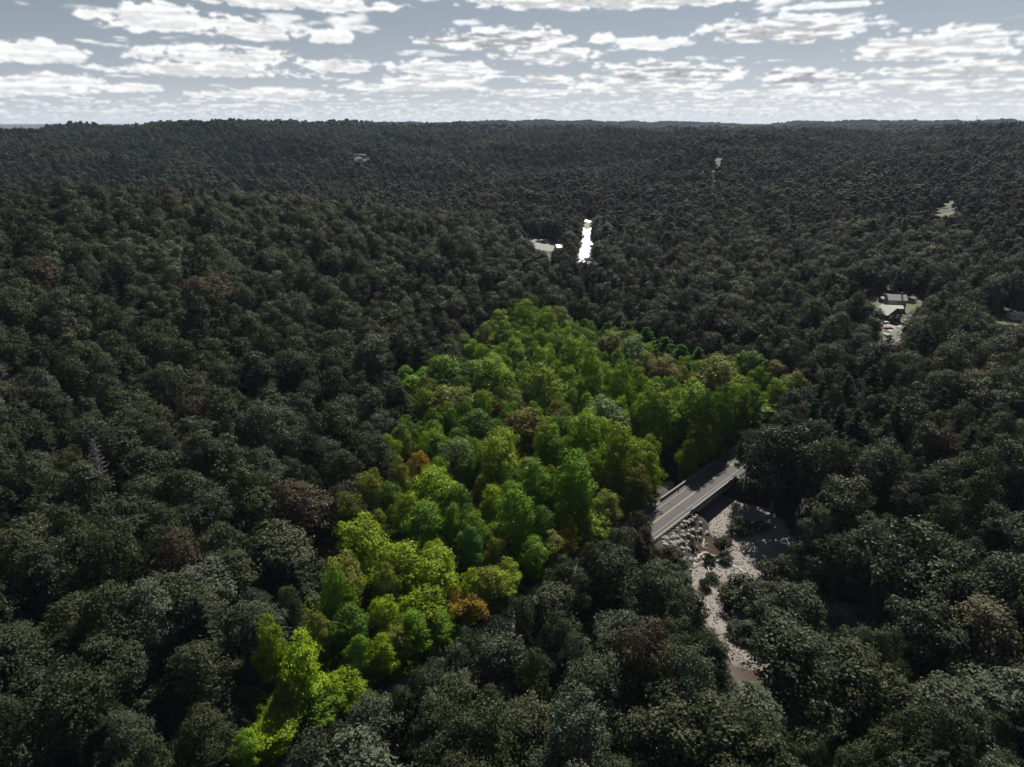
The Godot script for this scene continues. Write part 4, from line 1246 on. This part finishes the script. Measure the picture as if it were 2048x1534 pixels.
func make_forest(rest: Array) -> void:
	var forest := Node3D.new()
	forest.name = "forest"
	add_child(forest)
	forest.set_meta("kind", "stuff")
	forest.set_meta("label", "dark mixed forest covering the valley and hills to the skyline")
	var sets := {}
	for q in rest:
		var d: float = q[0].length() * rng.randf_range(0.82, 1.2)
		var lod := 0 if d < 700.0 else (1 if d < 2400.0 else 2)
		var key := "%d %d %d" % [int(q[4]), lod, rng.randi() % (3 if q[4] else (9 if lod == 0 else 5))]
		if not sets.has(key):
			sets[key] = []
		sets[key].append(q)
	var white := mat(1, 1, 1, 0.45)
	white.vertex_color_use_as_albedo = true
	white.metallic_specular = 0.17
	white.backlight_enabled = true
	white.backlight = Color(0.58, 0.66, 0.26)
	var far_leaf := white.duplicate()
	far_leaf.roughness = 0.6
	far_leaf.metallic_specular = 0.1
	make_understory(forest, white)
	var keys := sets.keys()
	keys.sort()
	for key in keys:
		var part_of: PackedStringArray = key.split(" ")
		var pine := part_of[0] == "1"
		var lod := int(part_of[1])
		var k := int(part_of[2])
		var mesh: Mesh
		if pine:
			mesh = pine_crowns[k] if lod == 0 else (pine_crown(420, 1.5, true) if lod == 1 else pine_crown(90, 2.6, true))
		else:
			mesh = crowns[k][1] if lod == 0 else (broad_crown(crowns[k][2], 230, 7, 0.8, true) if lod == 1 else broad_crown(crowns[k][2], 80, 4, 1.25, true))
		var mm := MultiMesh.new()
		mm.transform_format = MultiMesh.TRANSFORM_3D
		mm.use_colors = true
		mm.mesh = mesh
		mm.instance_count = sets[key].size()
		var stems := MultiMesh.new()
		stems.transform_format = MultiMesh.TRANSFORM_3D
		stems.mesh = pine_trunks[k] if pine else trunks[k]
		stems.instance_count = sets[key].size() if lod == 0 else 0
		for i in sets[key].size():
			var q: Array = sets[key][i]
			var b := Basis(Vector3.UP, rng.randf() * TAU)
			var wide := 1.0 if pine else rng.randf_range(0.82, 1.22)
			b = b.scaled_local(Vector3(wide, 1.0, 1.0 / wide) * Vector3(q[2] / 4.0, q[1] / 20.0, q[2] / 4.0) if pine else Vector3(q[2] / 6.0, q[1] / 17.0, q[2] / 6.0))
			var t := Transform3D(b, Vector3(q[0].x, ground(q[0].x, q[0].y), q[0].y))
			var c: Color = (dusky_pine_hue if q[5] else pine_hue) if pine else (bright_hues if q[5] else dark_hues)[q[3]]
			var tone := (rng.randf_range(0.72, 1.3) if lod == 0 else rng.randf_range(0.55, 1.5)) * (1.0 + 0.45 * patchy.get_noise_2d(q[0].x * 0.16, q[0].y * 0.16 + 900.0))  # random tone per tree, plus broad patches painted in as cloud shadow
			mm.set_instance_transform(i, t)
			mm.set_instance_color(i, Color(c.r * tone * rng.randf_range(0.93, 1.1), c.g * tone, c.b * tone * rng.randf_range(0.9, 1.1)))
			if lod == 0:
				stems.set_instance_transform(i, t)
		var o := MultiMeshInstance3D.new()
		o.name = numbered("pine_crowns" if pine else "broadleaf_crowns")
		o.multimesh = mm
		o.material_override = white if lod == 0 and not pine else far_leaf
		o.set_meta("kind", "stuff")
		forest.add_child(o, true)
		if lod == 0:
			var s := MultiMeshInstance3D.new()
			s.name = numbered("tree_trunks")
			s.multimesh = stems
			s.material_override = bark
			s.set_meta("kind", "stuff")
			forest.add_child(s, true)

func make_understory(forest: Node3D, leaf: Material) -> void:
	# saplings and brush under the near trees
	var lobes := []
	for i in 10:
		var a := i * 2.4
		var d := sqrt((i + 0.5) / 10.0) * 4.2
		lobes.append([Vector3(cos(a) * d, 5.0 + rng.randf_range(0.0, 7.0) * (1.15 - d / 5.0), sin(a) * d), rng.randf_range(1.5, 2.4), rng.randf_range(0.75, 1.25)])
	var mm := MultiMesh.new()
	mm.transform_format = MultiMesh.TRANSFORM_3D
	mm.use_colors = true
	mm.mesh = broad_crown(lobes, 120, 10, 0.8)
	var put := []
	for i in 26000:
		var p := Vector2(rng.randf_range(-300, 300), rng.randf_range(-360, -40))
		var h := ground(p.x, p.y)
		var s := seen_at(Vector3(p.x, h + 2.0, p.y))
		if s.x < -0.06 or s.x > 1.06 or s.y > 1.12 or not clear_of(p, 3.0, 2.0):
			continue
		var hue: Color = (bright_hues[[3, 4, 2][rng.randi() % 3]] * 0.75) if Geometry2D.is_point_in_polygon(p, stand) else dark_hues[rng.randi() % 3]
		put.append([p, h, rng.randf_range(0.22, 0.48), hue])
	mm.instance_count = put.size()
	for i in put.size():
		var q: Array = put[i]
		mm.set_instance_transform(i, Transform3D(Basis(Vector3.UP, rng.randf() * TAU).scaled(Vector3(q[2] * 1.2, q[2], q[2] * 1.2)), Vector3(q[0].x, q[1] - 0.8, q[0].y)))
		mm.set_instance_color(i, q[3])
	var o := MultiMeshInstance3D.new()
	o.name = "undergrowth"
	o.multimesh = mm
	o.material_override = leaf
	o.set_meta("kind", "stuff")
	forest.add_child(o, true)

func make_dead_tree() -> void:
	var grey := grain(mat(0.11, 0.108, 0.11, 0.95), 0.5, 0.0, 111, 0.6)
	for q in [[Vector2(-111, -162), 22.0, 4.4, "bare silver grey dead tree standing on the slope left of the bright stand", 0.05], [Vector2(-84.5, -166), 14.0, 2.6, "smaller bare grey dead tree beside the russet spreading tree on the left slope", -0.03]]:
		var h := ground(q[0].x, q[0].y)
		var t := thing("dead_tree", q[3], "tree", Vector3(q[0].x, h, q[0].y), 0.3)
		var tall: float = q[1]
		var st := SurfaceTool.new()
		st.begin(Mesh.PRIMITIVE_TRIANGLES)
		var lean := Vector3(tall * q[4], 0, 0)
		part("trunk", tube([Vector3(0, -0.8, 0), Vector3(0, tall * 0.4, 0) + lean * 0.4, Vector3(0, tall, 0) + lean], [0.26, 0.18, 0.03], 7), grey, t)
		for i in 90:
			var f := 0.25 + 0.75 * i / 90.0
			var a := i * 2.4
			var l: float = q[2] * pow(1.06 - f, 0.65) * rng.randf_range(0.7, 1.15)
			var from := Vector3(0, tall * f, 0) + lean * f
			var tip := from + Vector3(cos(a), 0.28, sin(a)) * l
			add_tube(st, [from, from.lerp(tip, 0.5) - Vector3(0, 0.1, 0), tip], [0.11, 0.08, 0.03], 4)
			for k in 7:
				var b := from.lerp(tip, rng.randf_range(0.3, 1.0))
				add_tube(st, [b, b + Vector3(rng.randf_range(-1, 1), rng.randf_range(-0.3, 0.7), rng.randf_range(-1, 1)) * l * 0.32], [0.06, 0.03], 3)
		st.generate_normals()
		part("branches", st.commit(), grey, t)

# ---------------------------------------------------------------- things on the creek bed
func stone(seed_of: int, flat: float) -> ArrayMesh:
	var st := SurfaceTool.new()
	st.begin(Mesh.PRIMITIVE_TRIANGLES)
	var rings := []
	for j in 5:
		var ring := []
		for i in 7:
			var a := TAU * i / 7.0
			var e := lerpf(-PI / 2, PI / 2, j / 4.0)
			var d := Vector3(cos(a) * cos(e), sin(e), sin(a) * cos(e))
			var r := 1.0 + 0.55 * fine.get_noise_3d(d.x * 9.0 + seed_of * 40.0, d.y * 9.0, d.z * 9.0)
			ring.append(d * r * Vector3(1, flat, 0.8))
		rings.append(ring)
	for j in 4:
		for i in 7:
			quad(st, rings[j][i], rings[j + 1][i], rings[j + 1][(i + 1) % 7], rings[j][(i + 1) % 7])
	st.generate_normals()
	return st.commit()

func make_creek_things() -> void:
	var stones := [stone(1, 0.55), stone(2, 0.7), stone(3, 0.45), stone(4, 0.6)]
	var rock := grain(mat(0.20, 0.185, 0.18, 0.9), 0.6, 3.0, 121, 0.45)
	# the bank of boulders below the rail
	var n := 0
	for i in 72:
		var along := 152.0 + (i % 14) * 1.55 + rng.randf_range(-0.7, 0.7)
		var across := -82.6 + int(i / 14.0) * 1.75 + rng.randf_range(-0.7, 0.7)
		var p := ROAD_ALONG * along + ROAD_ACROSS * across
		var h := maxf(ground(p.x, p.y), bar_height(p.x, p.y))
		var size := rng.randf_range(0.55, 1.25)
		var o := part("boulder", stones[n % 4], rock, self, Vector3(p.x, h - size * 0.12, p.y))
		n += 1
		o.name = numbered("boulder")
		o.scale = Vector3.ONE * size
		o.rotation = Vector3(rng.randf_range(-0.3, 0.3), rng.randf() * TAU, rng.randf_range(-0.3, 0.3))
		label_later(o, "%s grey angular boulder on the bank %s" % ["large" if size > 1.0 else ("middling" if size > 0.75 else "small"), ["right under the rail", "below the rail", "above the creek edge", "at the creek edge"][mini(int(i / 14.0), 3)]], o.position)
		o.set_meta("category", "boulder")
		o.set_meta("group", "boulders on the creek bank")
	# loose stones over the whole bar
	var mm := MultiMesh.new()
	mm.transform_format = MultiMesh.TRANSFORM_3D
	mm.use_colors = true
	mm.mesh = stone(7, 0.6)
	var put := []
	var r := flood_box
	for i in 26000:
		var p := Vector2(rng.randf_range(r.position.x, r.end.x), rng.randf_range(r.position.y, r.end.y))
		if not Geometry2D.is_point_in_polygon(p, flood):
			continue
		var h := bar_height(p.x, p.y)
		if h < CREEK - 0.12:
			continue
		var s := 0.09 + 0.26 * pow(rng.randf(), 3.5)
		var b := Basis.from_euler(Vector3(rng.randf_range(-0.4, 0.4), rng.randf() * TAU, 0)).scaled(Vector3.ONE * s)
		put.append([Transform3D(b, Vector3(p.x, h + s * 0.1, p.y)), rng.randf_range(0.10, 0.20)])
	mm.instance_count = put.size()
	for i in put.size():
		mm.set_instance_transform(i, put[i][0])
		var t: float = put[i][1]
		mm.set_instance_color(i, Color(t, t * 0.92, t * 0.86))
	var loose := MultiMeshInstance3D.new()
	loose.name = "gravel_stones"
	loose.multimesh = mm
	var tint := mat(1, 1, 1, 0.9)
	tint.vertex_color_use_as_albedo = true
	loose.material_override = tint
	loose.set_meta("kind", "stuff")
	loose.set_meta("label", "loose pale stones strewn over the gravel bar")
	add_child(loose)
	# shrubs on and round the bar
	var bushes := []
	var stems := []
	for k in 4:
		var lobes := []
		for i in 13:
			var a := i * 2.4
			var d := sqrt((i + 0.5) / 13.0) * 4.4
			lobes.append([Vector3(cos(a) * d, 2.4 + rng.randf_range(0.0, 5.5) * (1.15 - d / 5.0), sin(a) * d), rng.randf_range(1.3, 2.2), rng.randf_range(0.75, 1.25)])
		bushes.append(broad_crown(lobes, 260, 12, 0.55))
		var st := SurfaceTool.new()
		st.begin(Mesh.PRIMITIVE_TRIANGLES)
		for q in lobes:
			add_tube(st, [Vector3(q[0].x * 0.1, -0.5, q[0].z * 0.1), q[0] * Vector3(0.6, 0.5, 0.6), q[0]], [0.14, 0.09, 0.03], 4)
		st.generate_normals()
		stems.append(st.commit())
	for i in shrubs.size():
		var q: Array = shrubs[i]
		var p := Vector2(q[0], q[1])
		var h := maxf(ground(p.x, p.y), bar_height(p.x, p.y)) if flood_box.has_point(p) else ground(p.x, p.y)
		var s := thing("shrub", "", "shrub", Vector3(p.x, h, p.y), rng.randf() * TAU, "shrubs on the creek bed")
		label_later(s, "%s %s leafy shrub %s" % ["large" if q[3] > 4.0 else "small", dark_words[q[4]], "under the bridge end" if p.y < -172.0 else ("amid the gravel bar" if p.y < -150.0 else "at gravel bar's near end")], s.position)
		s.scale = Vector3(q[3] / 5.6, q[2] / 8.5, q[3] / 5.6)
		part("stem", stems[i % 4], bark, s)
		part("foliage", bushes[i % 4], leaf_mat(dark_hues[q[4]]), s)
	# driftwood
	var bleached := grain(mat(0.46, 0.43, 0.40, 0.9), 0.5, 0.0, 122, 0.6)
	for q in [[Vector2(46.0, -176.0), Vector2(58.5, -173.0), 0.22, "long pale log reaching from the bank into the creek below the bridge"], [Vector2(58.6, -178.6), Vector2(56.6, -171.8), 0.16, "bleached forked branch standing in the creek beside the shrub"], [Vector2(55.8, -168.5), Vector2(55.0, -156.5), 0.2, "long bleached fallen tree lying down the gravel bar"], [Vector2(52.6, -163.5), Vector2(56.6, -166.2), 0.14, "short pale branch lying across the white water"], [Vector2(59.2, -168.4), Vector2(66.5, -172.0), 0.28, "dark drift log lying across the middle of the gravel"], [Vector2(84.0, -146.0), Vector2(85.6, -138.5), 0.2, "bleached fallen branch on the side gravel at right"], [Vector2(86.0, -137.0), Vector2(93.0, -140.0), 0.16, "thin pale branch below the side gravel shrubs"]]:
		var a := Vector3(q[0].x, bar_height(q[0].x, q[0].y) + 0.5, q[0].y)
		var b := Vector3(q[1].x, bar_height(q[1].x, q[1].y) + 0.7, q[1].y)
		var log_thing := thing("drift_log", q[3], "log", a, 0.0, "driftwood on the creek bed")
		var to := b - a
		part("trunk", tube([Vector3.ZERO, to * 0.35 + Vector3(0.2, 0.35, 0), to * 0.7 + Vector3(-0.15, 0.3, 0.1), to], [q[2], q[2] * 0.85, q[2] * 0.6, q[2] * 0.25], 7), bark if q[2] > 0.25 else bleached, log_thing)
		for k in 4:
			var from := to * (0.35 + 0.18 * k) + Vector3(0, 0.3, 0)
			var d := Vector3(-to.z, 1.4, to.x).normalized() * rng.randf_range(1.2, 2.6) * (1 if k % 2 == 0 else -1)
			d.y = absf(d.y) * 0.7
			part("branch", tube([from, from + d * 0.5 + to * 0.04, from + d + to * 0.12], [q[2] * 0.4, q[2] * 0.28, q[2] * 0.1], 5), bark if q[2] > 0.25 else bleached, log_thing)
